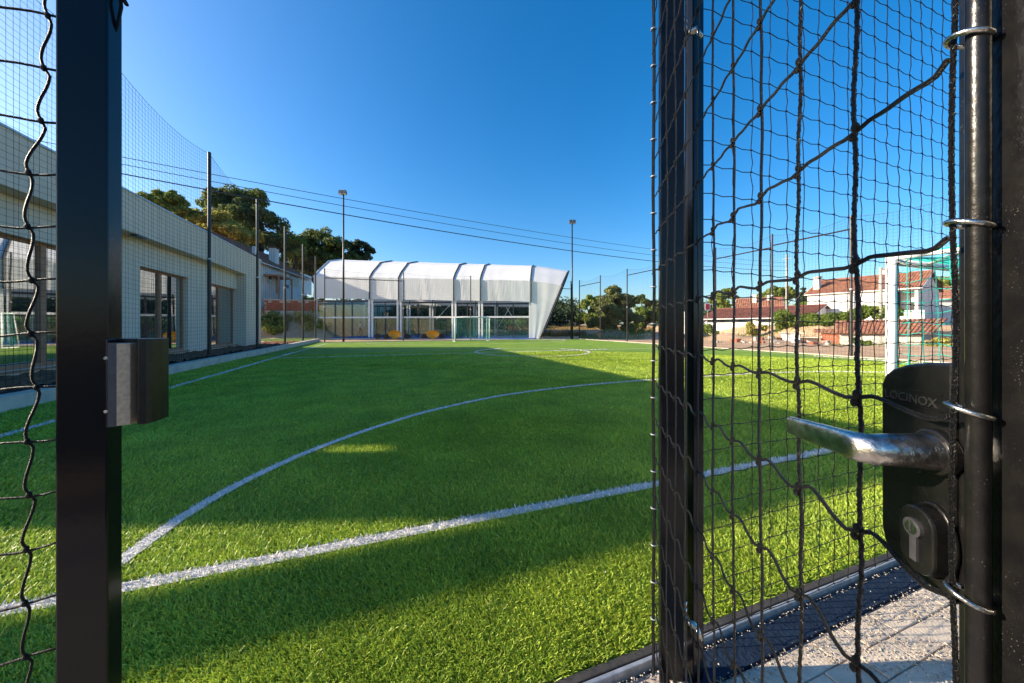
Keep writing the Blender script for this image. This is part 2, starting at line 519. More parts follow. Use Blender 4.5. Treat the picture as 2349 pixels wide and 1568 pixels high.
def line_dist(pts):
    d = np.full(len(pts), 9.0)
    mid = (SEGA + SEGB) / 2
    cell = {}
    for i, m_ in enumerate(mid):
        cell.setdefault((int(math.floor(m_[0])), int(math.floor(m_[1]))), []).append(i)
    key = np.floor(pts).astype(int)
    order = np.lexsort((key[:, 1], key[:, 0]))
    ks = key[order]
    cuts = np.flatnonzero(np.any(np.diff(ks, axis=0) != 0, axis=1)) + 1
    for grp in np.split(order, cuts):
        kx, ky = key[grp[0]]
        ids = [i for dx in (-1, 0, 1) for dy in (-1, 0, 1) for i in cell.get((kx + dx, ky + dy), [])]
        if not ids: continue
        p = pts[grp][:, None, :]
        a = SEGA[ids][None]; b = SEGB[ids][None]
        ab = b - a
        t = np.clip(((p - a) * ab).sum(2) / np.maximum((ab * ab).sum(2), 1e-9), 0, 1)
        q = a + ab * t[..., None]
        d[grp] = np.sqrt(((p - q) ** 2).sum(2)).min(1)
    return d

def blades(P, Z, hscale, rng, name, m_, parent=None, wmul=1.0):
    n = len(P)
    h = hscale * rng.uniform(0.65, 1.2, n) * (1 + 0.06 * Z)
    w = (0.0012 + 0.00085 * Z) * rng.uniform(0.7, 1.3, n) * wmul
    az = rng.uniform(0, 2 * math.pi, n)
    lean = rng.uniform(0.3, 1.6, n) * h
    la = rng.normal(0, 1.25, n) + 1.1 * np.sin(0.9 * P[:, 0] + 1.4 * np.sin(0.6 * P[:, 1])) + 0.8 * np.sin(1.7 * P[:, 1] + 0.5 * P[:, 0]) + 2.4
    dx, dy = np.cos(az) * w, np.sin(az) * w
    lx, ly = np.cos(la) * lean, np.sin(la) * lean
    z0 = np.full(n, -0.002)
    b0 = np.stack([P[:, 0] - dx, P[:, 1] - dy, z0], 1)
    b1 = np.stack([P[:, 0] + dx, P[:, 1] + dy, z0], 1)
    t0 = np.stack([P[:, 0] + lx - dx * 0.45, P[:, 1] + ly - dy * 0.45, h], 1)
    t1 = np.stack([P[:, 0] + lx + dx * 0.45, P[:, 1] + ly + dy * 0.45, h], 1)
    V = np.stack([b0, b1, t1, t0], 1).reshape(-1, 3)
    Fc = np.arange(n)[:, None] * 4 + np.array([0, 1, 2, 3])
    return npmesh(name, V, Fc, m_, parent=parent)

def sample_field(n, r0, r1, power, rng, amin=-1.15, amax=1.45):
    u = rng.uniform(0, 1, n)
    e = 2 - power
    r = (r0 ** e + u * (r1 ** e - r0 ** e)) ** (1 / e)
    th = YAW + rng.uniform(amin, amax, n)
    P = np.stack([r * np.sin(th), r * np.cos(th)], 1)
    k = (P[:, 0] > TX0 + 0.02) & (P[:, 0] < TX1) & (P[:, 1] > TY0 + 0.01) & (P[:, 1] < TY1)
    return P[k], r[k]
P_, r_ = sample_field(980000, 1.15, 18.0, 1.60, RNG)
dl = line_dist(P_)
jit = RNG.normal(0, 0.006, len(P_))
green = dl > LW / 2 + jit + 0.003 * r_
gb = blades(P_[green], r_[green], 0.0175, RNG, 'turf_grass', M['blade'])
tag(gb, 'short green artificial grass fibres covering the pitch', 'grass', kind='stuff')

for i, (lab, P) in enumerate(LINES):
    P = densify(np.array(P, float), 0.3)
    n = len(P)
    T = np.gradient(P, axis=0)
    T /= np.linalg.norm(T, axis=1)[:, None] + 1e-9
    Nn = np.stack([-T[:, 1], T[:, 0]], 1) * LW / 2
    zl = 0.006 + 0.0012 * i
    mb = MB()
    mb.v = [(*(p + q), zl) for p, q in zip(P, Nn)] + [(*(p - q), zl) for p, q in zip(P, Nn)]
    mb.f = [(k, k + 1, n + k + 1, n + k) for k in range(n - 1)]
    mb.m = [0] * len(mb.f)
    o = mb.build('pitch_line', M['line'], loc=(0, 0, 0))
    tag(o, lab, 'pitch line', kind='structure')
    # standing white fibres along this line, near part only
    Pn = densify(np.array(P, float), 0.05)
    dist = np.linalg.norm(Pn, axis=1)
    pts = []
    for p, dd in zip(Pn, dist):
        if dd < 20 and p[1] > 0:
            m_ = int(60 / (0.5 + 0.35 * dd))
            pts.append(p + RNG.uniform(-0.05, 0.05, (m_, 2)))
    if pts:
        pts = np.concatenate(pts)
        a = np.array([np.linalg.norm(P - q, axis=1).min() for q in pts[:0]])
        # keep those on this line
        A, B = P[:-1], P[1:]
        keep = np.zeros(len(pts), bool)
        for s0 in range(0, len(pts), 4000):
            q = pts[s0:s0 + 4000][:, None]
            ab = (B - A)[None]
            t = np.clip(((q - A[None]) * ab).sum(2) / (ab * ab).sum(2), 0, 1)
            dd = np.sqrt(((q - (A[None] + ab * t[..., None])) ** 2).sum(2)).min(1)
            keep[s0:s0 + 4000] = dd < LW / 2 + RNG.normal(0, 0.004, len(dd))
        pts = pts[keep]
        fb = blades(pts, np.linalg.norm(pts, axis=1), 0.0165, RNG, 'white_fibres', M['lineblade'], parent=o, wmul=1.2)
        tag(fb, kind='stuff')

# ------------------------------------------------------------------ edging, path
def strip(name, x0, x1, y0, y1, z0, z1, m_, lab, cat, bevel=0.0):
    o = MB().box(x0, x1, y0, y1, z0, z1).build(name, m_, bevel=bevel)
    return tag(o, lab, cat, kind='structure')
strip('turf_edging', -6.0, 19.0, 1.097, 1.13, -0.06, 0.012, M['rubber'], 'dark rubber board edging the turf at the gate', 'edging', 0.004)
strip('metal_rail', -6.0, 19.0, 1.074, 1.090, -0.06, 0.014, M['alu'], 'thin aluminium rail along the turf edge under the net', 'rail', 0.003)
strip('dark_strip', 1.03, 9.0, 0.945, 1.045, -0.06, -0.004, M['dark_ground'], 'dark blue strip between the rail and the pavers', 'strip')  # plain dark navy strip along the fence line
bed = strip('paved_path', -8.0, 9.0, -1.3, 1.062, -0.08, -0.022, M['gravel'], 'sandy bed of the paved path outside the gate', 'path')
strip('unseen_dark_ground', -40.0, 40.0, -60.0, -1.32, -0.1, -0.02, M['added_ground'], 'added dark ground sheet behind the camera that dims reflections', 'added_ground')  # added ground out of view; its dark tone cuts reflections on black posts
pm = MB().box(-0.0985, 0.0985, -0.0485, 0.0485, -0.03, 0.0).build('paver', M['paver'], bed, bevel=0.004)
pm.data.transform(Matrix.Translation(LOC[bed]))
first = True
rows = 0
for r in range(11):
    y = 0.885 - r * 0.1015
    for c in range(22):
        x = 0.35 + c * 0.2015 + (0.1 if r % 2 else 0)
        if first: o = pm; first = False
        else:
            o = pm.copy(); COL.objects.link(o); o.parent = bed
        o.location = Vector((x, y, -0.012 + random.uniform(-0.003, 0.003))) - LOC[bed]
        o.rotation_euler = (random.uniform(-.01, .01), random.uniform(-.01, .01), random.uniform(-.012, .012))
# loose gravel
n = 26000
gxp = RNG.uniform(0.2, 4.2, n); gyp = RNG.uniform(-0.2, 1.06, n)
keep = (np.sin(gxp * 7 + 1.3 * np.sin(gyp * 9)) * np.sin(gyp * 11 + gxp * 3) > 0.05) | (gyp > 1.043) | ((gyp > 0.88) & (gyp < 0.95))
keep &= ~((gyp > 0.95) & (gyp < 1.043) & (gxp > 1.03) & (RNG.uniform(0, 1, n) > 0.06))
gxp, gyp = gxp[keep], gyp[keep]
n = len(gxp)
rs = RNG.uniform(0.002, 0.0048, n)
octv = np.array([(1, 0, 0), (-1, 0, 0), (0, 1, 0), (0, -1, 0), (0, 0, 1), (0, 0, -1)], float)
octf = np.array([(0, 2, 4), (2, 1, 4), (1, 3, 4), (3, 0, 4), (2, 0, 5), (1, 2, 5), (3, 1, 5), (0, 3, 5)])
V = octv[None] * rs[:, None, None] * RNG.uniform(0.6, 1.3, (n, 6, 1))
ang = RNG.uniform(0, 6.28, n)
ca_, sa_ = np.cos(ang)[:, None], np.sin(ang)[:, None]
V = np.stack([V[..., 0] * ca_ - V[..., 1] * sa_, V[..., 0] * sa_ + V[..., 1] * ca_, V[..., 2] * 0.7], 2)
V += np.stack([gxp, gyp, np.where(gyp > 0.945, -0.006, -0.008) + rs * 0.4], 1)[:, None]
Fg = (octf[None] + np.arange(n)[:, None, None] * 6).reshape(-1, 3)
tag(npmesh('loose_gravel', V.reshape(-1, 3), Fg, M['gravel']), 'loose pale gravel scattered over the pavers', 'gravel', kind='stuff')

# left kerb, mulch
kerb = MB()
y = -2.0
kl = thing('kerb', 'grey concrete kerb between the turf and the bark mulch', 'kerb', (-5.56, 15, 0))
kl['kind'] = 'structure'
kp = MB().box(-0.14, 0.14, -0.498, 0.498, -0.1, 0.23).build('kerb_stone', M['concrete'], kl, bevel=0.012)
kp.data.transform(Matrix.Translation(LOC[kl]))
for i in range(34):
    o = kp if i == 0 else kp.copy()
    if i: COL.objects.link(o); o.parent = kl
    o.location = Vector((-5.56, 0.5 + i, random.uniform(-.003, .003))) - LOC[kl]
strip('edging_band', -6.02, -5.715, -2, 34, -0.1, 0.205, M['dark_ground'], 'dark bituminous band between kerb and mulch', 'edging')
bx = np.linspace(-7.9, -6.03, 22); by = np.linspace(-2, 28.5, 340)
BX, BY = np.meshgrid(bx, by)
BZ = 0.225 + 0.03 * np.sin(BX * 9 + np.sin(BY * 5)) * np.sin(BY * 7.3) + RNG.normal(0, 0.017, BX.shape)
vv = np.stack([BX.ravel(), BY.ravel(), BZ.ravel()], 1)
ii = (np.arange(339)[:, None] * 22 + np.arange(21)[None]).ravel()
tag(npmesh('mulch_bed', vv, np.stack([ii, ii + 1, ii + 23, ii + 22], 1), M['mulch']), 'dark brown bark mulch bed along the building', 'mulch', kind='structure')
strip('building_plinth_path', -13, -7.9, -2, 30, -0.1, 0.2, M['concrete'], 'concrete apron under the single-storey building', 'paving')
tag(MB().quad((-14, 28.5, 0.12), (-6.03, 28.5, 0.2), (-6.03, 36.5, 0.2), (-14, 36.5, 0.2)).build('lawn', M['lawn'], loc=(0, 0, 0)), 'short sunlit lawn between the building and the pavilion', 'lawn', kind='structure')
strip('far_kerb', -5.4, 19.0, 31.2, 31.35, -0.1, 0.05, M['concrete'], 'low concrete kerb in front of the pavilion', 'kerb')
strip('side_kerb', 18.5, 18.62, 1.0, 31.35, -0.1, 0.03, M['concrete'], 'low concrete kerb beside the bare earth path', 'kerb')

# ------------------------------------------------------------------ left building
XF, XW, XB = -7.2, -7.63, -11.95
YN, YE, ZG, ZS, ZT = 6.2, 25.1, 0.2, 4.13, 5.29
bl = thing('community_building', 'long single-storey beige building with deep fascia and brown-framed glass doors', 'building', (-9.5, 15.6, ZG))
w = MB()
wins = [(9.3, 13.55), (14.9, 17.84), (19.8, 22.7)]
zb, zt = 0.33, 3.29
ys = YN
for a, b in wins:
    if a == 9.3:      # unseen corner slot, shaped to pass a small patch of sun
        w.box(XW - 0.25, XW, YN + 0.04, a, ZG, 2.78); w.box(XW - 0.25, XW, 7.3, a, 2.78, 3.36); w.box(XW - 0.25, XW, YN + 0.04, a, 3.36, ZS - 0.004)
    else:
        w.box(XW - 0.25, XW, ys, a, ZG, ZS - 0.004)
    w.box(XW - 0.25, XW, a, b, zt, ZS - 0.004)
    w.box(XW - 0.25, XW, a, b, ZG, zb)
    ys = b
w.box(XF - 1.0, XF, 22.7, YE, ZG, ZS)
w.box(XB, XF - 1.0, YE - 0.2, YE, ZG, ZS)
w.box(XB, XB + 0.1, YN, 7.36, ZG, 4.99); w.box(XB, XB + 0.1, 7.36, 7.76, ZG, 4.63); w.box(XB, XB + 0.1, 7.36, 7.76, 4.89, 4.99); w.box(XB, XB + 0.1, 7.76, YE - 0.21, ZG, 4.99)  # gap left in the unseen back wall to let the sun patch in
w.box(XB + 0.21, -8.15, YN, YN + 0.04, ZG, 4.99)
w.box(-8.15, XW + 0.002, YN, YN + 0.04, ZG, 2.80); w.box(-8.15, XW + 0.002, YN, YN + 0.04, 3.32, ZS)  # opening sized so that the sun patch falls on the turf
w.build('wall', M['wallgrey'], bl)
f = MB().box(XW - 0.5, XF, YN, YE, ZS, ZT)
f.build('fascia', M['wallgrey'], bl)
MB().box(XB - 0.05, XW - 0.501, YN, YE, 5.0, ZT - 0.02).build('roof_slab', M['concrete'], bl)
MB().box(XB - 0.08, XF + 0.03, YN - 0.03, YE + 0.03, ZT + 0.002, ZT + 0.045).build('roof_cap', M['capmetal'], bl)
MB().box(-14.0, XF, 5.72, 5.92, 4.85, 5.30).build('end_beam', M['wallgrey'], bl)
MB().box(XF - 0.2, XF, 5.73, 5.91, ZG, 4.849).build('end_column', M['wallgrey'], bl)
MB().box(-14.0, -13.8, 5.73, 5.91, ZG, 4.849).build('end_column', M['wallgrey'], bl)
MB().box(XF - 0.15, XF + 0.02, 13.9, 14.4, ZS - 0.06, ZS - 0.004).build('soffit_lamp', M['lampgrey'], bl)
for i, (a, b) in enumerate(wins):
    xw = XW - 0.21
    fr = MB()
    t = 0.075
    fr.box(xw - 0.05, xw + 0.05, a, a + t, zb, zt); fr.box(xw - 0.05, xw + 0.05, b - t, b, zb, zt)
    fr.box(xw - 0.05, xw + 0.05, a + t, b - t, zb, zb + t + 0.03); fr.box(xw - 0.05, xw + 0.05, a + t, b - t, zt - t, zt)
    ym = [11.7, (a + b) / 2 - 0.1, 21.0][i]
    fr.box(xw - 0.05, xw + 0.07, ym - 0.07, ym + 0.07, zb + t + 0.03, zt - t)
    wf = fr.build('window_frame', M['wood'], bl)
    for (p, q) in ((a + t, ym - 0.07), (ym + 0.07, b - t)):
        MB().box(xw - 0.012, xw + 0.012, p, q, zb + t + 0.03, zt - t).build('pane', M['glass'], wf)
    MB().box(XW - 0.16, XW + 0.05, a - 0.03, b + 0.03, zb - 0.05, zb - 0.002).build('sill', M['wood'], bl)

# ------------------------------------------------------------------ net fences
def netmesh(name, parent, horiz, vert, r, m_, n=3):
    mb = MB()
    for P in horiz: mb.tube(P, r, n, cap=False)
    for P in vert: mb.tube(P, r, n, cap=False)
    o = mb.build(name, m_, parent)
    o['kind'] = 'stuff'
    return o

def long_fence(name, label, poles, h, zbase, step, r, pole_r, rails=(), droop=0.3, group=None, znet=None, round_=True):
    root = thing(name, label, 'fence', (poles[0][0], poles[0][1], zbase), group)
    for (x, y) in poles:
        mb = MB()
        mb.tube([(x, y, zbase - 0.1), (x, y, zbase + h * 0.47), (x, y, zbase + h * 0.48), (x, y, zbase + h)], [pole_r, pole_r, pole_r * 0.86, pole_r * 0.86], 10)
        p = mb.build('post', M['poledark'], root, smooth=False)
        MB().tube([(x, y, zbase + h * 0.47), (x, y, zbase + h * 0.475 + 0.03)], pole_r * 1.15, 10).build('collar', M['alu'], p)
    P = [Vector((x, y, 0)) for x, y in poles]
    L = [0]
    for a, b in zip(P[:-1], P[1:]): L.append(L[-1] + (b - a).length)
    def at(s):
        for i in range(len(P) - 1):
            if s <= L[i + 1] + 1e-6:
                t = (s - L[i]) / (L[i + 1] - L[i])
                return P[i].lerp(P[i + 1], t), t
        return P[-1], 1.0
    def top(t): return zbase + h - 0.05 - droop * 4 * t * (1 - t)
    z0 = zbase + 0.05 if znet is None else znet
    horiz, vert = [], []
    ns = int(L[-1] / step)
    for k in range(ns + 1):
        p, t = at(k * L[-1] / ns)
        jx = 0.012 * math.sin(k * 2.3)
        vert.append([(p.x, p.y, z0), (p.x + jx, p.y + jx, z0 + (h) * 0.4), (p.x, p.y, top(t))])
    nz = int(h / step)
    ss = np.linspace(0, L[-1], int(L[-1] / 0.9) + 2)
    for j in range(nz):
        hh = j / (nz - 1)
        row = []
        for s in ss:
            p, t = at(s)
            row.append((p.x, p.y, z0 + (top(t) - z0) * hh))
        horiz.append(row)
    netmesh('netting', root, horiz, vert, r, M['netfar'])
    mb = MB()
    row = []
    for s in np.linspace(0, L[-1], int(L[-1] / 0.3)):
        p, t = at(s); row.append((p.x, p.y, top(t) + 0.004))
    mb.tube(row, r * 2.2, 4)
    mb.build('top_rope', M['nettop'], root)
    for (i, z) in rails:
        a, b = P[i], P[i + 1]
        MB().tube([(a.x, a.y, z), (b.x, b.y, z)], 0.035, 6).build('rail', M['poledark'], root)
    return root

LP = [(-6.1, y) for y in (0.6, 5.65, 10.7, 15.7, 20.7, 25.75, 30.8, 35.9)]
long_fence('net_fence', 'tall black net fence on steel posts along the beige building', LP, 7.45, 0.22, 0.125, 0.0030, 0.062, droop=0.32)
RP = [(19.1, y) for y in (1.4, 5.4, 9.2, 12.5, 15.85, 20.0, 24.2, 28.1, 31.9)]
long_fence('net_fence', 'tall net fence on dark posts beside the bare earth path and houses', RP, 6.15, 0.0, 0.14, 0.0028, 0.055, rails=((2, 5.55), (3, 5.45), (5, 5.6), (7, 5.5)), droop=0.25)
FP = [(-4.87, 32.6), (1.43, 32.5), (7.58, 32.6), (13.9, 32.7), (18.6, 32.8)]
long_fence('net_fence', 'tall net fence on dark posts in front of the fabric pavilion', FP, 6.15, 0.0, 0.16, 0.0020, 0.055, rails=((0, 5.35), (3, 5.3)), droop=0.2)

# near fence panels beside the gate -----------------------------------
YF = 1.07
fr_ = thing('net_fence', 'black square-mesh net panel fixed to the rail beside the hinge post', 'fence', (1.15, YF, 0.0))
m_ = 0.115
xs = [1.16 + i * m_ for i in range(46)]
zs = [0.03 + j * 0.1075 for j in range(34)]
for i, x in enumerate(xs):
    pts = []
    for j, z in enumerate(zs):
        pts.append((x + 0.004 * math.sin(i * 1.7 + j), YF + 0.004 * math.sin(j * 1.3 + i), z))
        pts.append((x + 0.004 * math.sin(i * 2.1 + j * 1.9) + 0.003, YF, z + 0.05))
    MB().tube(pts, 0.0021, 4).build('net_cord', M['cord'], fr_)
for j, z in enumerate(zs):
    mb = MB()
    pts = []
    for i, x in enumerate(xs):
        zz = z + 0.006 * math.sin(j * 2.2) + 0.004 * math.sin(i * 0.7 + j)
        pts.append((x, YF, zz)); pts.append((x + m_ * 0.5, YF + 0.002, zz - 0.006))
        mb.ball((x + 0.003 * math.sin(i * 1.7 + j), YF, zz), 0.0048, 4, 3)
    mb.tube(pts, 0.0021, 4)
    mb.build('net_cord', M['cord'], fr_)
for x in (4.3, 7.6):
    MB().box(x - 0.03, x + 0.03, YF + 0.012, YF + 0.055, -0.05, 4.2).build('post', M['postblack'], fr_, bevel=0.004)

lf_ = thing('net_fence', 'black net panel with kinked cord beside the square latch post', 'fence', (-0.8, 1.0, 0.0))
kz = [1.2866 + 0.1096 * j for j in range(-11, 14)]
ku = {6: 109, 5: 100, 4: 94, 3: 65, 2: 63, 1: 72, 0: 70, -1: 84, -2: 62, -3: 66, -4: 60, -5: 57, -6: 58}
def xq(u, y=1.0):
    t = (u - U0) / F
    return y * (SA + t * CA) / (CA - t * SA)
for c in range(7):
    pts = []
    for j, z in list(zip(range(-11, 14), kz))[::-1]:
        x0 = xq(ku.get(j, 60 if j < 0 else 110)) - c * 0.118 + (0.004 * math.sin(j * 1.9 + c) if c else 0)
        nx = xq(ku.get(j - 1, 60 if j < 0 else 110)) - c * 0.118
        for t in np.linspace(0, 1, 15)[:-1]:
            x = x0 + (nx - x0) * t
            kk = (t / 0.14) if t < 0.14 else (1 - 1.6 * (t - 0.14) / 0.74 if t < 0.88 else -0.6 * (1 - t) / 0.12)
            pts.append((x + (0.0060 + 0.002 * math.sin(j * 1.7 + c)) * kk, 1.0 + 0.004 * math.sin(6.28 * t), z - 0.1096 * t))
    MB().tube(pts, 0.0025, 6).build('net_cord', M['cord'], lf_, smooth=True)
for j, z in zip(range(-11, 14), kz):
    mb = MB()
    pts = [(-0.642 - 0.02 * q, 1.0, z - 0.005 * math.sin(min(q, 9) * 0.34) + 0.003 * math.sin(q * 0.9 + j)) for q in range(40)]
    mb.tube(pts, 0.0024, 6)
    for c in range(7):
        mb.ball((xq(ku.get(j, 60 if j < 0 else 110)) - c * 0.118, 1.0, z - 0.002), 0.0052, 6, 4, sc=(1, 1, 1.5))
    mb.build('net_cord', M['cord'], lf_, smooth=True)
MB().box(-2.2, -2.14, 0.98, 1.03, -0.05, 3.4).build('post', M['postblack'], lf_, bevel=0.004)

# latch post -----------------------------------------------------------
lp = thing('latch_post', 'square black steel gate post carrying the latch keeper', 'gate post', (-0.595, 1.0, 0))
MB().box(-0.635, -0.555, 0.98, 1.0255, -0.06, 3.6).build('post_tube', M['postblack'], lp, bevel=0.0035)
kz0, kz1 = 1.3 - 0.209, 1.3 - 0.027
kb = MB()
kb.prism([(-0.555, 0.975), (-0.551, 0.975), (-0.551, 1.03), (-0.555, 1.03)], kz0 - 0.004, kz1)
kb.prism([(-0.551, 1.000), (-0.510, 1.000), (-0.503, 0.972), (-0.496, 0.962), (-0.484, 0.962), (-0.478, 0.972), (-0.474, 1.0), (-0.474, 1.026), (-0.551, 1.026)], kz0, kz1)
keeper = kb.build('keeper_body', M['blackpaint'], lp, bevel=0.0015)
MB().box(-0.549, -0.5345, 0.970, 0.999, kz0 - 0.002, kz1 - 0.008).build('grey_plate', M['greymetal'], keeper)
MB().prism([(-0.534, 0.968), (-0.515, 0.974), (-0.512, 0.999), (-0.534, 0.999)], kz0 - 0.001, kz1 - 0.009).build('striker', M['tanmetal'], keeper, bevel=0.001)
for zz_ in (kz0 + 0.03, kz1 - 0.04):
    MB().tube([(-0.5535, 0.9745, zz_), (-0.5535, 0.9725, zz_)], 0.0035, 10).build('screw', M['steel'], keeper)
MB().tube([(-0.556, 1.01, 2.02), (-0.548, 1.005, 2.035), (-0.540, 1.0, 2.015), (-0.532, 0.995, 2.0)], 0.004, 6).build('cord_tie', M['cord'], lp)
MB().tube([(-0.548, 1.005, 2.03), (-0.546, 1.005, 2.0), (-0.552, 1.005, 1.96), (-0.556, 1.006, 1.945)], 0.003, 6).build('cord_tie', M['cord'], lp)

# hinge post -----------------------------------------------------------
hp_c = cw((1592 - U0) / F * 1.295, 1.295)
hp = thing('hinge_post', 'dark rectangular gate post with galvanised hinge bolts', 'gate post', (hp_c.x, hp_c.y, 0))
MB().box(hp_c.x - 0.026, hp_c.x + 0.026, hp_c.y - 0.021, hp_c.y + 0.021, -0.06, 3.6).build('post_tube', M['postblack'], hp, bevel=0.004)

# ------------------------------------------------------------------ gate leaf
KG = 0.885
Lx, LZ = 0.3683, 0.279
dx_, dZ_ = 0.1814, 0.9834
def lf(s, n, z):
    """gate leaf frame: s along leaf from the lock side, n towards the viewer, z above camera height"""
    xc = (Lx + dx_ * s - dZ_ * n) * KG
    Z = (LZ + dZ_ * s + dx_ * n) * KG
    return cw(xc, Z, HC + z * KG)
g0 = lf(1.18, -0.05, 0); g0.z = 0
gate = thing('net_gate', 'open black gate leaf strung with coarse black rope net', 'gate', g0)
def zabs(z): return (z - HC) / KG
zb_, zt_ = zabs(0.03), zabs(2.9)
MB(lf).box(-0.065, 0.0255, -0.058, -0.014, zb_, zt_).build('lock_stile', M['blackpaint'], gate, bevel=0.003)
MB(lf).box(1.155, 1.200, -0.118, -0.028, zb_, zt_).build('hinge_stile', M['postblack'], gate, bevel=0.004)
MB(lf).box(0.022, 1.154, -0.055, -0.020, zt_ - 0.06, zt_).build('top_rail', M['blackpaint'], gate, bevel=0.003)
MB(lf).box(0.022, 1.154, -0.055, -0.020, zb_, zb_ + 0.03).build('bottom_rail', M['blackpaint'], gate, bevel=0.003)
MB(lf).tube([(-0.003, -0.003, zb_), (-0.003, -0.003, 0.3), (-0.003, -0.003, zt_)], 0.0068, 16).build('tension_rod', M['blackpaint'], gate, smooth=True)
def kink(t):
    a = (t / 0.16) if t < 0.16 else (1 - 1.5 * (t - 0.16) / 0.70 if t < 0.86 else -0.5 * (1 - t) / 0.14)
    return a
levels = [0.07 + 0.15 * j for j in range(-9, 12)]
MS = 0.104
def sk(k): return (k + 1.084) * MS
def vjit(k, z): return 0.0015 * math.sin(z * 9 + k * 1.7)
for k in range(11):
    s0 = sk(k)
    pts = []
    for z in np.arange(zb_ + 0.02, zt_, 0.03):
        ph = ((z - 0.07) / 0.15) % 1.0
        pts.append((s0 + vjit(k, z) + 0.0018 * math.sin(2 * math.pi * ph), 0.002 * math.sin(z * 7 + k), z))
    r = (0.0021 if k < 2 else 0.0024) if k < 10 else 0.0062
    MB(lf).tube(pts, r, 8).build('net_cord', M['rope'] if k < 10 else M['cord'], gate, smooth=True)
for li, z in enumerate(levels):
    mb = MB(lf)
    pts = [(0.012, 0.004, z + 0.004)]
    amp = 0.0095 + 0.003 * math.sin(li * 2.1)
    prev = 0.018
    for k in range(0, 11):
        s1 = sk(k) + vjit(k, z)
        for t in np.linspace(0, 1, 15)[1:]:
            s = prev + (s1 - prev) * t
            # seen from the knot on the far side: lifts, then falls
            dzv = kink(1 - t) * amp * (1.0 if k else 0.7)
            pts.append((s, 0.003 * math.sin(6.28 * t), z + dzv * (0.7 + 0.3 * math.sin(k * 1.3 + li))))
        prev = s1
    mb.tube(pts, 0.0024, 8)
    for k in range(11):
        c = (sk(k) + vjit(k, z), 0.002, z)
        mb.ball((c[0] - 0.001, c[1], c[2] + 0.004), 0.0041, 8, 6, sc=(1, 1, 1.4))
        mb.ball((c[0] + 0.0015, c[1] + 0.001, c[2] - 0.006), 0.0037, 8, 6, sc=(1, 1, 1.35))
    mb.build('net_cord', M['cord'], gate, smooth=True)
    # wire ring binding the edge rope to the rod
    rg = []
    for a in np.linspace(0, 2 * math.pi, 15)[:-1]:
        rg.append((0.0005 + 0.0115 * math.cos(a), 0.000 + 0.0115 * math.sin(a), z + 0.012 + 0.004 * math.sin(a + 0.6)))
    rg.append(rg[0])
    MB(lf).tube(rg, 0.0021, 8).build('ring', M['steel'], gate, smooth=True)
    if li < len(levels) - 1:
        z2 = levels[li + 1]
        pr = []
        for t in np.linspace(0, 1, 13):
            pr.append((0.0058 + 0.003 * math.sin(math.pi * t) * (1 if li % 2 else -0.2), 0.0058 - 0.0015 * math.sin(math.pi * t), z + (z2 - z) * t))
        rp = MB(lf)
        rp.tube(pr, 0.0017, 8)
        # braid strands
        for q in range(2):
            bp = []
            for t in np.linspace(0, 1, 121):
                i0 = t * 12; a0 = pr[min(12, int(i0))]; a1 = pr[min(12, int(i0) + 1)]; ff = i0 - int(i0)
                c = [a0[e] + (a1[e] - a0[e]) * ff for e in range(3)]
                w_ = t * 2 * math.pi * 22 * (1 if q else -1)
                bp.append((c[0] + 0.0013 * math.cos(w_), c[1] + 0.0013 * math.sin(w_), c[2]))
            rp.tube(bp, 0.0009, 5)
        rp.build('edge_rope', M['rope'], gate, smooth=True)
# braid on the two nearest upright cords
for k in (0, 1):
    rp = MB(lf)
    for q in range(2):
        bp = []
        for z in np.arange(-0.95, 0.92, 0.0026):
            ph = ((z - 0.07) / 0.15) % 1.0
            w_ = z / 0.017 * 2 * math.pi * (1 if q else -1)
            bp.append((sk(k) + vjit(k, z) + 0.0018 * math.sin(2 * math.pi * ph) + 0.0018 * math.cos(w_), 0.002 * math.sin(z * 7 + k) + 0.0018 * math.sin(w_), z))
        rp.tube(bp, 0.0011, 4)
    rp.build('cord_braid', M['rope'], gate, smooth=True)
# small rings along the far edge rope
for z in np.arange(-1.25, 1.6, 0.15):
    c = sk(10)
    rg = [(c + 0.010 * math.cos(a), 0.011 * math.sin(a), z + 0.06) for a in np.linspace(0, 2 * math.pi, 9)]
    MB(lf).tube(rg, 0.0022, 5).build('edge_ring', M['alu'], gate, smooth=True)
# hinges
for v_ in (75, 1410):
    c = px(1568, v_, 1.262)
    sg = 1 if v_ > 700 else -1
    hb = MB()
    hb.tube([(c.x, c.y, c.z + 0.05), (c.x, c.y, c.z + 0.032)], 0.012, 10)
    hb.tube([(c.x, c.y, c.z + 0.026), (c.x, c.y, c.z + 0.010)], 0.012, 10)
    hb.tube([(c.x, c.y, c.z + 0.05), (c.x, c.y, c.z - 0.01)], 0.006, 8)
    d = cw(0.03, -0.035) 
    hb.tube([(c.x, c.y, c.z - 0.012), (c.x + d.x, c.y + d.y, c.z - 0.018)], 0.011, 10)
    hb.tube([(c.x + d.x, c.y + d.y, c.z - 0.018), (c.x + d.x * 1.3, c.y + d.y * 1.3, c.z - 0.052)], 0.0075, 8)
    hb.build('hinge_bolt', M['steel'], gate, smooth=True)
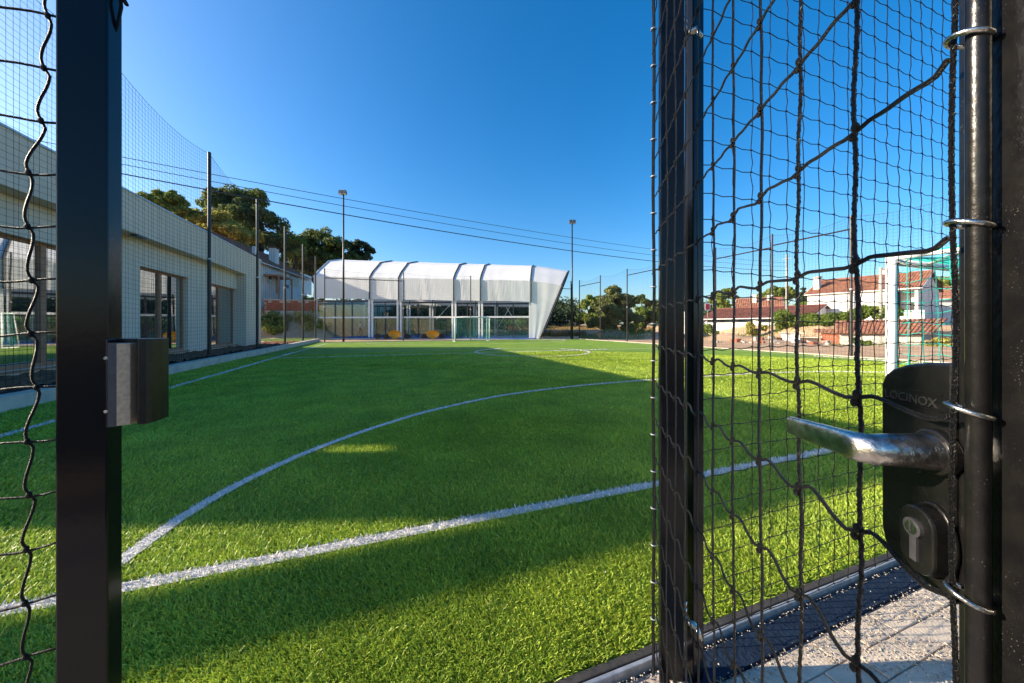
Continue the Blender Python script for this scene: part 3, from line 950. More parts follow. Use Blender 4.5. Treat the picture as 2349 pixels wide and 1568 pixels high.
# lock
def rrect(x0, x1, z0, z1, r, n=6, corners=(1, 1, 1, 1)):
    pts = []
    for (cx, cz, a0, on) in ((x1 - r, z1 - r, 0, corners[0]), (x0 + r, z1 - r, 90, corners[1]), (x0 + r, z0 + r, 180, corners[2]), (x1 - r, z0 + r, 270, corners[3])):
        if on:
            for i in range(n + 1):
                a = R(a0 + 90 * i / n); pts.append((cx + r * math.cos(a), cz + r * math.sin(a)))
        else:
            pts.append((x1 if cx > (x0 + x1) / 2 else x0, z1 if cz > (z0 + z1) / 2 else z0))
    return pts
out = [(0.0262, -0.2435), (0.075, -0.2400), (0.087, -0.236), (0.0945, -0.228), (0.0985, -0.214), (0.0988, -0.062), (0.0945, -0.052), (0.085, -0.044), (0.070, -0.038), (0.050, -0.034), (0.0262, -0.032)]
lock = MB(lf).prism(out, -0.056, -0.012, fn=lambda a, b, d: (a, d, b)).build('lock_case', M['blackpaint'], gate, bevel=0.0025)
cov = rrect(0.0245, 0.0585, -0.227, -0.166, 0.0168, 10)
cover = MB(lf).prism(cov, -0.0125, 0.003, fn=lambda a, b, d: (a, d, b)).build('cylinder_cover', M['blackpaint'], lock, bevel=0.002)
cyl = MB(lf)
cyl.tube([(0.0415, 0.002, -0.186), (0.0415, 0.0062, -0.186)], 0.0085, 18)
cyl.prism([(0.0382, -0.216), (0.0448, -0.216), (0.0448, -0.188), (0.0382, -0.188)], 0.002, 0.0052, fn=lambda a, b, d: (a, d, b))
cyo = cyl.build('key_cylinder', M['greymetal'], lock)
MB(lf).tube([(0.0415, 0.0060, -0.186), (0.0415, 0.0070, -0.186)], 0.0058, 16).build('cylinder_plug', M['steel'], cyo)
MB(lf).tube([(0.0415 + 0.0195 * math.cos(a), -0.011, -0.1965 + 0.033 * math.sin(a)) for a in np.linspace(0, 2 * math.pi, 25)], 0.0022, 6).build('cover_rim', M['blackpaint'], cover, smooth=True)
MB(lf).box(0.0409, 0.0421, 0.0069, 0.0074, -0.190, -0.182).build('keyhole', M['dark'], cyo)
MB(lf).tube([(0.0365, -0.013, -0.1135), (0.0365, -0.004, -0.1135)], 0.0205, 24).build('handle_rosette', M['blackpaint'], lock, smooth=False, bevel=0.002)
hd = MB(lf)
# shank then flattened lever
sec = []
path = [(0.0365, -0.006, -0.1135, 0.0165, 0.0165), (0.0365, -0.0025, -0.1135, 0.0165, 0.0165), (0.0365, -0.001, -0.1135, 0.0158, 0.0158), (0.0365, 0.012, -0.1138, 0.0150, 0.0152), (0.0365, 0.030, -0.1142, 0.0140, 0.0146), (0.0372, 0.0385, -0.1146, 0.0132, 0.0142), (0.0415, 0.0450, -0.1150, 0.0112, 0.0138), (0.050, 0.0478, -0.1155, 0.0078, 0.0134), (0.062, 0.0472, -0.1162, 0.0066, 0.0126), (0.090, 0.0475, -0.1185, 0.0058, 0.0122), (0.120, 0.0470, -0.1212, 0.0054, 0.0116), (0.150, 0.0460, -0.1238, 0.0050, 0.0105), (0.1545, 0.0458, -0.1241, 0.0036, 0.0085)]
N_ = 16
vs = []
for i, (s, nn, z, a, b) in enumerate(path):
    j0, j1 = max(0, i - 1), min(len(path) - 1, i + 1)
    ts, tn = path[j1][0] - path[j0][0], path[j1][1] - path[j0][1]
    l = math.hypot(ts, tn); ts, tn = ts / l, tn / l
    for q in range(N_):
        w_ = 2 * math.pi * q / N_
        cq, sq = math.cos(w_), math.sin(w_)
        if a < b * 0.8:
            cq = math.copysign(abs(cq) ** 0.55, cq); sq = math.copysign(abs(sq) ** 0.55, sq)
        vs.append((s - tn * a * cq, nn + ts * a * cq, z + b * sq))
fs = [(i * N_ + q, i * N_ + (q + 1) % N_, (i + 1) * N_ + (q + 1) % N_, (i + 1) * N_ + q) for i in range(len(path) - 1) for q in range(N_)]
fs += [tuple(range(N_)), tuple(range((len(path) - 1) * N_, len(path) * N_))]
hd._add(vs, fs)
hd.build('handle', M['steel'], lock, smooth=True)
# raised maker's name on the lock
tc_ = bpy.data.curves.new('lock_text', 'FONT')
tc_.body = 'LOCINOX'
tc_.size = 0.0115 ; tc_.extrude = 0.0007; tc_.offset = 0.0001
to = bpy.data.objects.new('tmp_text', tc_)
COL.objects.link(to)
dg = bpy.context.evaluated_depsgraph_get()
tm = bpy.data.meshes.new_from_object(to.evaluated_get(dg))
xsz = [v.co.x for v in tm.vertices]
wd = max(xsz) - min(xsz)
tb = MB(lf)
tb._add([(0.0925 - (v.co.x - min(xsz)) / wd * 0.054, -0.0118 + v.co.z, -0.0745 + v.co.y) for v in tm.vertices], [tuple(p.vertices) for p in tm.polygons])
bpy.data.objects.remove(to, do_unlink=True)
tb.build('lettering', M['letter'], lock)
fb_ = MB(lf)
for (a, b, c, d) in ((0.0345, 0.0965, -0.0780, -0.0770), (0.0345, 0.0965, -0.0630, -0.0620)):
    fb_.box(a, b, -0.0122, -0.0112, c, d)
fb_.build('lettering_frame', M['blackpaint'], lock)

# ------------------------------------------------------------------ goals
def goal(label, xl, xr, y, back, zc=2.05, net_step=0.12, r_net=0.0024):
    """back: signed depth away from the pitch"""
    g = thing('football_goal', label, 'goal', ((xl + xr) / 2, y, 0))
    for x in (xl, xr):
        MB().tube([(x, y, 0), (x, y, zc + 0.05)], 0.046, 12).build('post', M['whitepaint'], g, smooth=True)
    MB().tube([(xl, y, zc), (xr, y, zc)], 0.046, 12).build('crossbar', M['whitepaint'], g, smooth=True)
    for x in (xl, xr):
        MB().tube([(x, y, zc + 0.03), (x, y + back * 0.8, zc + 0.03)], 0.024, 8).build('net_arm', M['whitepaint'], g, smooth=True)
        MB().tube([(x, y + back * 0.8, zc + 0.03), (x, y + back * 1.0, 0.03)], 0.022, 8).build('back_stay', M['whitepaint'], g, smooth=True)
        MB().tube([(x, y, 0.03), (x, y + back, 0.03)], 0.025, 8).build('ground_bar', M['whitepaint'], g, smooth=True)
    xm = xl + (xr - xl) * 0.25
    MB().tube([(xl, y + back * 0.55, zc + 0.03), (xm, y, zc)], 0.02, 8).build('corner_brace', M['whitepaint'], g, smooth=True)
    mb = MB()
    def wv(i, j): return 0.012 * math.sin(i * 1.7 + j * 2.3)
    nz = int(zc / net_step); ny = max(4, int(abs(back) / net_step)); nx = int((xr - xl) / net_step)
    for x, sx in ((xl, 1), (xr, -1)):
        for i in range(ny + 1):
            t = i / ny
            mb.tube([(x + wv(i, j) + sx * 0.06, y + back * t * (1.0 - 0.2 * j / nz), 0.04 + (zc - 0.05) * j / nz) for j in range(nz + 1)], r_net, 4, cap=False)
        for j in range(nz + 1):
            mb.tube([(x + wv(i, j) + sx * 0.06, y + back * (i / ny) * (1 - 0.2 * j / nz), 0.04 + (zc - 0.05) * j / nz + 0.02 * math.sin(i * 2 + j)) for i in range(ny + 1)], r_net, 4, cap=False)
    for i in range(nx + 1):
        x = xl + (xr - xl) * i / nx
        mb.tube([(x, y + back * (1 - 0.2 * j / nz), 0.04 + (zc - 0.05) * j / nz) for j in range(nz + 1)] + [(x, y + back * 0.4, zc - 0.03), (x, y, zc + 0.03)], r_net, 4, cap=False)
    for j in range(nz + 1):
        mb.tube([(xl, y + back * (1 - 0.2 * j / nz), 0.04 + (zc - 0.05) * j / nz), (xr, y + back * (1 - 0.2 * j / nz), 0.04 + (zc - 0.05) * j / nz)], r_net, 4, cap=False)
    for t in (0.2, 0.4, 0.6):
        mb.tube([(xl, y + back * t, zc + 0.01), ((xl + xr) / 2, y + back * t, zc - 0.05), (xr, y + back * t, zc + 0.01)], r_net, 4, cap=False)
    for x in (xl, xr):
        mb.tube([(x + 0.06, y + back * 0.02, 0.05), (x + 0.06, y + back * 0.02, zc)], r_net * 3, 4)
        mb.tube([(x, y, zc + 0.06), (x, y + back * 0.2, zc + 0.04), (x, y + back * 0.5, zc + 0.065), (x, y + back * 0.8, zc + 0.05)], r_net * 3, 4)
    tag(mb.build('net', M['teal'], g), kind='stuff')
    return g
goal('white goal with teal net behind the lock of the gate', 5.47, 8.47, LY0, -1.05, r_net=0.0042)
goal('small white goal with teal net in front of the fabric pavilion', 5.4, 8.4, LY1 + 0.05, 1.0, r_net=0.0035)

# ------------------------------------------------------------------ floodlights
def floodlight(label, p, h):
    f_ = thing('floodlight_mast', label, 'floodlight', (p.x, p.y, 0), 'floodlight masts behind the far goal line')
    MB().tube([(p.x, p.y, -0.1), (p.x, p.y, h)], [0.095, 0.06], 10).build('mast', M['poledark'], f_, smooth=True)
    e = cw(1, 0); q = cw(0, -1)
    a = Vector((p.x, p.y, h)) - e * 0.28; b = Vector((p.x, p.y, h)) + e * 0.28
    MB().tube([a, b], 0.03, 6).build('cross_arm', M['lampgrey'], f_)
    for s in (-0.17, 0.17):
        c = Vector((p.x, p.y, h + 0.18)) + e * s + q * 0.1
        def lt(x, y, z, c=c): return c + e * x + q * y + Vector((0, 0, z))
        hd_ = MB(lt).prism([(-0.2, -0.16), (0.06, -0.2), (0.10, 0.02), (-0.12, 0.16)], -0.145, 0.145, fn=lambda a, b, d: (d, -a, b)).build('lamp_head', M['lampgrey'], f_)
        MB(lt).prism([(0.2, 0.155), (-0.05, 0.196), (-0.055, 0.206), (0.2, 0.165)], -0.12, 0.12, fn=lambda a, b, d: (d, a, -b)).build('lens', M['lens'], hd_)
floodlight('tall floodlight mast against the fabric pavilion', cw((788 - U0) / F * 29.8, 29.8), 12.6)
floodlight('tall floodlight mast between the pavilion and the olive tree', cw((1312.5 - U0) / F * 34.5, 34.5), 11.5)

# ------------------------------------------------------------------ pavilion
PA = R(7.0)
ex, eZ = math.cos(PA), -math.sin(PA)
px_, pZ_ = math.sin(PA), math.cos(PA)
PX0, PZ0 = (722 - U0) / F * 37.2, 37.2
def pav(s, d, z): return cw(PX0 + ex * s + px_ * d, PZ0 + eZ * s + pZ_ * d, z)
def ps(u):
    t = (u - U0) / F
    return (t * PZ0 - PX0) / (ex - t * eZ)
ribs = [ps(u) for u in (722, 848, 914, 1040, 1101.5, 1217)]
PLEN = ribs[-1]
def Hs(s): return 1.0 - 0.13 * s / PLEN
PROF = [(0, 4.28), (0.0, 5.5), (0, 6.68), (0.6, 7.35), (2.28, 8.68), (5.0, 9.4), (7.72, 8.68), (9.4, 7.35), (10, 6.68), (10, 5.5), (10, 4.28)]
pv = thing('padel_pavilion', 'white tensile fabric pavilion on ribs over glazed blue padel courts', 'pavilion', pav(PLEN / 2, 5, 0))
def wr(s, i, seed):
    return 0.012 * math.sin(s * 1.1 + seed) * math.sin(s * 4.3 + i * 0.9 + seed) ** 3 + 0.0025 * math.sin(s * 7.3 + i * 0.8 + seed * 2)
for b in range(len(ribs) - 1):
    s0, s1 = ribs[b] + 0.08, ribs[b + 1] - 0.08
    n = max(8, int((s1 - s0) / 0.18))
    mb = MB(pav)
    grid = []
    for i in range(n + 1):
        t = i / n
        s = s0 + (s1 - s0) * t
        sag = 0.04 * 4 * t * (1 - t)
        row = []
        for j, (d, z) in enumerate(PROF):
            edge = min(1, 6 * t, 6 * (1 - t))
            wv = wr(s, j, b * 1.9) * edge * (1.0 if j < 4 else 0.4)
            dd = d + (wv + sag * 0.5 if d < 5 else -sag * 0.5)
            row.append((s, dd, z * Hs(s) - (sag * 0.6 if 2 < j < 8 else 0) + (0.04 * math.sin(t * 3.14) if j in (0, 10) else 0)))
        grid.append(row)
    vs = [p for row in grid for p in row]
    k = len(PROF)
    fs = [(i * k + j, (i + 1) * k + j, (i + 1) * k + j + 1, i * k + j + 1) for i in range(n) for j in range(k - 1)]
    mb._add(vs, fs)
    mb.build('fabric_panel', M['fabric'], pv, smooth=False)
for i, s in enumerate(ribs):
    pts = [(s, d - (0.05 if d == 0 else (-0.05 if d == 10 else 0)), z * Hs(s) + (0.05 if 0 < d < 10 else 0)) for d, z in PROF]
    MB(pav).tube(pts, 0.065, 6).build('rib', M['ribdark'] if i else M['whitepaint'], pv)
# flared right wing
def off(z): return 0.75 + 0.415 * z
WP = [(0, 0.0), (0, 1.4), (0, 2.8), (0, 4.28), (0, 5.5), (0, 6.68), (0.6, 7.35), (2.28, 8.68), (5.0, 9.4), (7.72, 8.68), (9.4, 7.35), (10, 6.68), (10, 5.5), (10, 4.28), (10, 2.8), (10, 1.4), (10, 0.0)]
grid = []
n = 14
h1 = Hs(PLEN)
for i in range(n + 1):
    t = i / n
    row = []
    for j, (d, z) in enumerate(WP):
        zz = z * h1 * (1 - 0.085 * t)
        row.append((PLEN + 0.08 + off(zz) * t, d + (0.012 * math.sin(i * 0.9 + j * 0.8) * 4 * t * (1 - t)), zz))
    grid.append(row)
mb = MB(pav)
k = len(WP)
mb._add([p for r in grid for p in r], [(i * k + j, (i + 1) * k + j, (i + 1) * k + j + 1, i * k + j + 1) for i in range(n) for j in range(k - 1)])
mb.build('flared_end_panel', M['fabric'], pv)
MB(pav).tube([(p[0] + 0.02, p[1], p[2]) for p in grid[-1]], 0.09, 6).build('end_arch', M['ribdark'], pv)
MB(pav).box(PLEN + 0.3, PLEN + 1.2, 0.1, 1.0, -0.1, 0.12).build('footing', M['concrete'], pv)
# posts, rails and glass under the canopy
cols = [722, 844.6, 851.8, 909.9, 917.6, 1036.4, 1043.6, 1098, 1105, 1215, 1219.5]
for d in (0.25, 9.75):
    for u in cols:
        s = ps(u)
        MB(pav).box(s - 0.085, s + 0.085, d - 0.09, d + 0.09, -0.05, 4.27 * Hs(s)).build('column', M['whitepaint'], pv)
for b in range(5):
    s0, s1 = ribs[b] + 0.2, ribs[b + 1] - 0.2
    for d in (0.28, 9.72):
        MB(pav).box(s0, s1, d - 0.05, d + 0.05, 2.16, 2.32).build('rail', M['whitepaint'] if d < 5 else M['ribdark'], pv)
        MB(pav).box(s0, s1, d - 0.06, d + 0.06, 4.0 * Hs(s0) - 0.1, 4.0 * Hs(s0) + 0.06).build('head_beam', M['ribdark'], pv)
        n = max(2, int((s1 - s0) / 1.55))
        for q in range(1, n):
            s = s0 + (s1 - s0) * q / n
            MB(pav).box(s - 0.045, s + 0.045, d - 0.03, d + 0.03, 0.05, 4.0 * Hs(s0) - 0.1).build('mullion', M['ribdark'], pv)
        for q in range(n):
            a = s0 + (s1 - s0) * q / n + 0.05; c = s0 + (s1 - s0) * (q + 1) / n - 0.05
            MB(pav).box(a, c, d + 0.06, d + 0.072, 0.1, 2.14).build('glass_panel', M['courtglass'], pv)
            if d < 5 and b in (0,):
                MB(pav).box(a, c, d + 0.06, d + 0.072, 2.34, 3.6).build('glass_panel', M['courtglass'], pv)
for s in (ribs[1], ribs[3]):
    for d in np.arange(1.6, 9, 1.9):
        MB(pav).box(s - 0.04, s + 0.04, d - 0.04, d + 0.04, 0.02, 3.6).build('court_post', M['ribdark'], pv)
    MB(pav).box(s - 0.006, s + 0.006, 0.5, 9.4, 0.1, 2.9).build('glass_panel', M['courtglass'], pv)
for q in ((ribs[4] + 1.0, 3.2, 0.6, 3.4), (ribs[4] + 2.2, 3.2, 3.4, 0.9), (ribs[2] + 2.9, 3.0, 1.9, 3.6)):
    MB(pav).tube([(q[0], q[1], q[2]), (q[0] + 1.6, q[1], q[3])], 0.035, 5).build('brace', M['whitepaint'], pv)
tag(MB(pav).box(-0.6, PLEN + 0.5, -0.6, 10.6, -0.06, 0.13).build('court_floor', M['courtblue']), 'blue padel court floor under the fabric pavilion', 'court floor', kind='structure')
tag(MB(pav).box(-0.6, PLEN + 3.5, -1.0, -0.62, -0.06, 0.045).build('court_kerb', M['concrete']), 'pale concrete kerb along the padel courts', 'kerb', kind='structure')
bw = MB(pav).box(ribs[2], PLEN + 9.0, 11.2, 11.4, -0.1, 0.85).build('low_wall', M['concrete'])
tag(bw, 'low grey concrete wall behind the padel courts', 'wall')

# yellow barrows and weights in front of the courts
def barrow(label, u):
    Z = 34.6
    c = cw((u - U0) / F * Z, Z)
    b = thing('wheelbarrow', label, 'wheelbarrow', c, 'yellow wheelbarrows in front of the padel courts')
    def lt(x, y, z): return c + cw(x, y) + Vector((0, 0, z))
    mb = MB(lt)
    n, m2 = 20, 5
    vs = []
    for i in range(m2 + 1):
        q = i / m2
        for j in range(n):
            a = 2 * math.pi * j / n
            rx = 0.66 * math.sqrt(1 - (1 - q) ** 2 * 0.98)
            rz = 0.42 * math.sqrt(1 - (1 - q) ** 2 * 0.98)
            sx = math.copysign(abs(math.cos(a)) ** 0.85, math.cos(a))
            zz = math.sin(a)
            vs.append((rx * sx * (1.0 if zz > 0 else 1 - 0.45 * zz * zz), 0.30 - 0.36 * q, 0.52 + rz * zz * (0.85 if zz > 0 else 1.12)))
    fs = [(i * n + j, i * n + (j + 1) % n, (i + 1) * n + (j + 1) % n, (i + 1) * n + j) for i in range(m2) for j in range(n)]
    fs.append(tuple(range(n)))
    mb._add(vs, fs)
    o = mb.build('tub', M['yellow'], b, smooth=True)
    md = o.modifiers.new('solid', 'SOLIDIFY'); md.thickness = 0.02
    for sx in (-0.3, 0.3):
        MB(lt).tube([(sx, 0.34, 0.15), (sx * 0.9, 0.36, 0.6), (sx, 0.52, 1.05)], 0.018, 6).build('handle', M['lampgrey'], b)
    MB(lt).tube([(-0.04, 0.38, 0.18), (0.04, 0.38, 0.18)], 0.18, 14).build('wheel', M['rubber'], b)
barrow('yellow wheelbarrow tub tipped upright against the paired white columns', 906)
barrow('yellow wheelbarrow tub tipped upright beside the white goal', 993)
for u, tl in ((866, 'dark tyre right of the first paired columns'), (886, 'dark tyre left of the wheelbarrow by the standing person'), (934, 'dark tyre right of the wheelbarrow by the paired columns'), (973, 'dark tyre left of the wheelbarrow near the white goal'), (1014, 'dark tyre between the second wheelbarrow and the goal'), (1048, 'dark tyre inside the small white goal')):
    c = cw((u - U0) / F * 35.0, 35.0)
    mb = MB(lambda x, y, z, c=c: c + cw(x, y) + Vector((0, 0, z)))
    mb.tube([(0, -0.12, 0.28), (0, 0.12, 0.28)], 0.27, 14)
    mb.tube([(0, -0.135, 0.28), (0, 0.135, 0.28)], 0.12, 10)
    o = mb.build('tyre', M['rubber'])
    tag(o, tl, 'tyre', 'tyres along the courts')

# ------------------------------------------------------------------ people
def person(label, base, facing, J, regions):
    """J: joints in a local frame (x right of figure, y forward, z up); regions: material per joint-pair"""
    f = Vector((math.sin(facing), math.cos(facing), 0)); r = Vector((math.cos(facing), -math.sin(facing), 0))
    def W(p): return r * p[0] + f * p[1] + Vector((0, 0, p[2]))
    names = list(J)
    idx = {n: i for i, n in enumerate(names)}
    E = [('pelvis', 'chest'), ('chest', 'neck'), ('neck', 'head'), ('head', 'crown'), ('chest', 'shL'), ('shL', 'elL'), ('elL', 'waL'), ('waL', 'haL'), ('chest', 'shR'), ('shR', 'elR'), ('elR', 'waR'), ('waR', 'haR'),
         ('pelvis', 'hiL'), ('hiL', 'knL'), ('knL', 'anL'), ('anL', 'toL'), ('pelvis', 'hiR'), ('hiR', 'knR'), ('knR', 'anR'), ('anR', 'toR')]
    rad = dict(pelvis=(.15, .11), chest=(.165, .115), neck=(.055, .055), head=(.085, .095), crown=(.07, .08), sh=(.062, .062), el=(.045, .045), wa=(.034, .034), ha=(.035, .022), hi=(.095, .095), kn=(.062, .062), an=(.042, .042), to=(.04, .03))
    me = bpy.data.meshes.new('body')
    me.from_pydata([W(J[n]) for n in names], [(idx[a], idx[b]) for a, b in E], [])
    o = bpy.data.objects.new('person', me)
    COL.objects.link(o)
    sk_ = o.modifiers.new('skin', 'SKIN')
    for n in names:
        q = me.skin_vertices[0].data[idx[n]]
        q.radius = rad[n] if n in rad else rad[n[:2]]
        q.use_root = (n == 'pelvis')
    o.modifiers.new('sub', 'SUBSURF').levels = 2
    dg = bpy.context.evaluated_depsgraph_get()
    m2 = bpy.data.meshes.new_from_object(o.evaluated_get(dg))
    bpy.data.objects.remove(o, do_unlink=True)
    mats = []
    segs = []
    for a, b in E:
        m_ = regions(a, b)
        if m_ not in mats: mats.append(m_)
        segs.append((W(J[a]), W(J[b]), mats.index(m_)))
    mats.append('hair')
    for m_ in mats: m2.materials.append(M[m_])
    hc = W(J['head'])
    cr = W(J['crown'])
    for p in m2.polygons:
        c = p.center
        best = None
        for a, b, mi in segs:
            ab = b - a
            t = max(0, min(1, (c - a).dot(ab) / ab.length_squared))
            d = (c - (a + ab * t)).length
            if best is None or d < best[0]: best = (d, mi)
        p.material_index = best[1]
        if (c - cr).length < 0.12 or ((c - hc).length < 0.16 and (c - hc).dot(f) < -0.02 and c.z > W(J['neck']).z + 0.04): p.material_index = len(mats) - 1
        p.use_smooth = True
    o = bpy.data.objects.new('person', m2)
    COL.objects.link(o)
    o.location = base
    LOC[o] = Vector(base)
    # nose, ears
    fm = MB()
    hz = (cr - hc).normalized()
    fwd = (f - hz * f.dot(hz)).normalized()
    fm.ball(tuple(Vector(base) + hc + fwd * 0.10), 0.018, 6, 4)
    for sx in (-1, 1): fm.ball(tuple(Vector(base) + hc + r * 0.085 * sx), 0.022, 6, 4)
    fm.build('face_features', M['skin'], o, smooth=True)
    em = MB()
    for sx in (-1, 1): em.ball(tuple(Vector(base) + hc + fwd * 0.088 + r * 0.033 * sx + hz * 0.025), 0.010, 6, 4)
    em.ball(tuple(Vector(base) + hc + fwd * 0.088 - hz * 0.045), 0.014, 6, 4, sc=(1.6, 1, 0.4))
    em.build('eyes_and_mouth', M['hair'], o)
    hnd = MB()
    for sd_, wn_, hn_ in ((-1, 'waL', 'haL'), (1, 'waR', 'haR')):
        a, b = Vector(base) + W(J[wn_]), Vector(base) + W(J[hn_])
        dv = (b - a).normalized()
        sv = dv.cross(Vector((0, 0, 1)))
        sv = sv.normalized() if sv.length > 0.1 else r
        for q, ln in enumerate((0.065, 0.075, 0.07, 0.055)):
            st = b + sv * (q - 1.5) * 0.018
            hnd.tube([st, st + dv * ln * 0.6, st + dv * ln + f * 0.015], [0.009, 0.009, 0.007], 5)
        st = a + (b - a) * 0.4
        hnd.tube([st, st + (sv * sd_ + dv) * 0.03, st + (sv * sd_ * 0.6 + dv) * 0.055], [0.011, 0.010, 0.008], 5)
    hnd.build('fingers', M['skin'], o)
    return tag(o, label, 'person')
stand = dict(pelvis=(0, 0, .95), chest=(0, .02, 1.30), neck=(0, .02, 1.50), head=(0, .04, 1.61), crown=(0, .035, 1.69),
             shL=(-.18, .01, 1.40), elL=(-.24, .02, 1.12), waL=(-.24, .10, .90), haL=(-.24, .13, .82), shR=(.18, .01, 1.40), elR=(.25, .0, 1.12), waR=(.25, .10, .90), haR=(.25, .13, .82),
             hiL=(-.09, 0, .90), knL=(-.10, .03, .50), anL=(-.10, 0, .08), toL=(-.11, .16, .03), hiR=(.09, 0, .90), knR=(.10, .03, .50), anR=(.10, 0, .08), toR=(.11, .16, .03))
walk = dict(stand); walk.update(elL=(-.30, -.10, 1.15), waL=(-.40, -.12, .93), haL=(-.44, -.10, .86), elR=(.28, .16, 1.18), waR=(.24, .38, 1.14), haR=(.23, .46, 1.15), knL=(-.13, .22, .52), anL=(-.14, .10, .10), toL=(-.15, .26, .04), knR=(.12, -.02, .49), anR=(.14, -.30, .12), toR=(.14, -.16, .04))
bend = dict(pelvis=(0, -.18, .92), chest=(0, .20, 1.06), neck=(0, .38, 1.06), head=(0, .49, 1.02), crown=(0, .56, .98),
            shL=(-.18, .28, 1.05), elL=(-.20, .33, .80), waL=(-.18, .40, .58), haL=(-.17, .43, .50), shR=(.18, .28, 1.05), elR=(.20, .30, .80), waR=(.17, .38, .58), haR=(.16, .41, .50),
            hiL=(-.10, -.16, .88), knL=(-.12, -.02, .48), anL=(-.12, -.10, .08), toL=(-.12, .06, .03), hiR=(.10, -.16, .88), knR=(.12, .0, .48), anR=(.12, -.10, .08), toR=(.12, .06, .03))
def reg(top, sleeves, shorts, legs):
    def f(a, b):
        if a in ('neck', 'head') or b in ('head', 'crown'): return 'skin'
        if a[:2] == 'sh': return sleeves
        if a[:2] in ('el', 'wa'): return 'skin'
        if a == 'pelvis' and b[:2] == 'hi' or a[:2] == 'hi': return shorts
        if a[:2] == 'kn': return legs
        if a[:2] == 'an': return 'cloth_white'
        return top
    return f
q = cw((826 - U0) / F * 38.6, 38.6, 0.131)
person('person in white shirt and black shorts striding on the padel court', q, R(95), walk, reg('cloth_white', 'cloth_white', 'cloth_black', 'cloth_black'))
q = cw((896 - U0) / F * 37.6, 37.6, 0.131)
person('person in black top standing behind the yellow wheelbarrow', q, R(150), stand, reg('cloth_black', 'cloth_pink', 'cloth_black', 'cloth_black'))
q = cw((1175 - U0) / F * 38.2, 38.2, 0.131)
person('person in orange shirt bending down on the padel court', q, R(-75), bend, reg('cloth_orange', 'cloth_orange', 'cloth_black', 'skin'))

# ------------------------------------------------------------------ houses
def tile_roof(mb, e0, e1, r0, r1, step=0.24, row=0.42, proud=0.06):
    """barrel tiles from eave e0-e1 up to ridge r0-r1, each a small raised piece"""
    e0, e1, r0, r1 = [Vector(p) for p in (e0, e1, r0, r1)]
    nrm = (e1 - e0).cross(r0 - e0).normalized()
    if nrm.z < 0: nrm = -nrm
    nc = max(3, int((e1 - e0).length / step)); nr = max(2, int(((r0 - e0).length) / row))
    for i in range(nc):
        for j in range(nr):
            a0, a1 = i / nc, (i + 1) / nc
            b0, b1 = j / nr, (j + 1) / nr + 0.02
            def pt(a, b): return e0.lerp(e1, a).lerp(r0.lerp(r1, a), b)
            am = a0 + (a1 - a0) * 0.25; an = a0 + (a1 - a0) * 0.75
            lo, hi = nrm * (0.035), nrm * 0.0
            p = [pt(a0, b0) + lo, pt(am, b0) + lo + nrm * proud, pt(an, b0) + lo + nrm * proud, pt(a1, b0) + lo,
                 pt(a0, b1) + hi, pt(am, b1) + hi + nrm * proud, pt(an, b1) + hi + nrm * proud, pt(a1, b1) + hi]
            mb._add(p, [(0, 1, 5, 4), (1, 2, 6, 5), (2, 3, 7, 6), (0, 3, 2, 1)])

def c3(p, z): return cw(p[0], p[1], z)
def house(name, label, A, B, w, zb, ze, zr, wall, roof, group=None, over=0.35, step=0.26, front=True, depthdir=1):
    A, B = Vector(A), Vector(B)
    d = (B - A).normalized()
    nrm = Vector((-d.y, d.x)) * depthdir
    C, D = B + nrm * w, A + nrm * w
    mA, mB_ = A + nrm * w / 2, B + nrm * w / 2
    c = (A + C) / 2
    root = thing(name, label, 'house', cw(c.x, c.y, zb), group)
    mb = MB()
    if front:
        mb.poly([c3(A, zb), c3(B, zb), c3(B, ze), c3(A, ze)])
    mb.poly([c3(B, zb), c3(C, zb), c3(C, ze), c3(mB_, zr), c3(B, ze)])
    mb.poly([c3(C, zb), c3(D, zb), c3(D, ze), c3(C, ze)])
    mb.poly([c3(D, zb), c3(A, zb), c3(A, ze), c3(mA, zr), c3(D, ze)])
    wl_ = mb.build('wall', wall, root)
    rm = MB()
    sl = (zr - ze) / (w / 2)
    Ao, Bo = A - d * over - nrm * over, B + d * over - nrm * over
    Do, Co = D - d * over + nrm * over, C + d * over + nrm * over
    mAo, mBo = mA - d * over, mB_ + d * over
    zeo = ze - sl * over + 0.05
    tile_roof(rm, c3(Ao, zeo), c3(Bo, zeo), c3(mAo, zr + 0.05), c3(mBo, zr + 0.05), step)
    tile_roof(rm, c3(Do, zeo), c3(Co, zeo), c3(mAo, zr + 0.05), c3(mBo, zr + 0.05), step * 1.6, 0.8)
    rf = rm.build('roof', roof, root)
    rb = MB()
    rb.tube([c3(mAo, zr + 0.09), c3(mBo, zr + 0.09)], 0.11, 6)
    rb.build('ridge_tiles', roof, rf)
    ev = MB()
    ev.tube([c3(Ao, zeo - 0.02), c3(Bo, zeo - 0.02)], 0.07, 5)
    ev.tube([c3(Bo, zeo - 0.02), c3(mBo, zr + 0.0)], 0.06, 5)
    ev.tube([c3(Ao, zeo - 0.02), c3(mAo, zr + 0.0)], 0.06, 5)
    ev.build('gutter', M['whitepaint'], root)
    return root, A, B, d, nrm

def on_face(A, d, u):
    t = (u - U0) / F
    return (t * A.y - A.x) / (d.x - t * d.y)
def face_box(parent, name, m_, A, d, nrm, u0, u1, v0, v1, out=0.03, th=0.06, sub=None):
    q0, q1 = on_face(A, d, u0), on_face(A, d, u1)
    if q0 > q1: q0, q1 = q1, q0
    Zm = A.y + d.y * (q0 + q1) / 2
    z0, z1 = HC + (VH - v1) / F * Zm, HC + (VH - v0) / F * Zm
    def tr(q, n, z): p = A + d * q - nrm * n; return cw(p.x, p.y, z)
    return MB(tr).box(q0, q1, out - th, out, z0, z1).build(name, m_, parent)

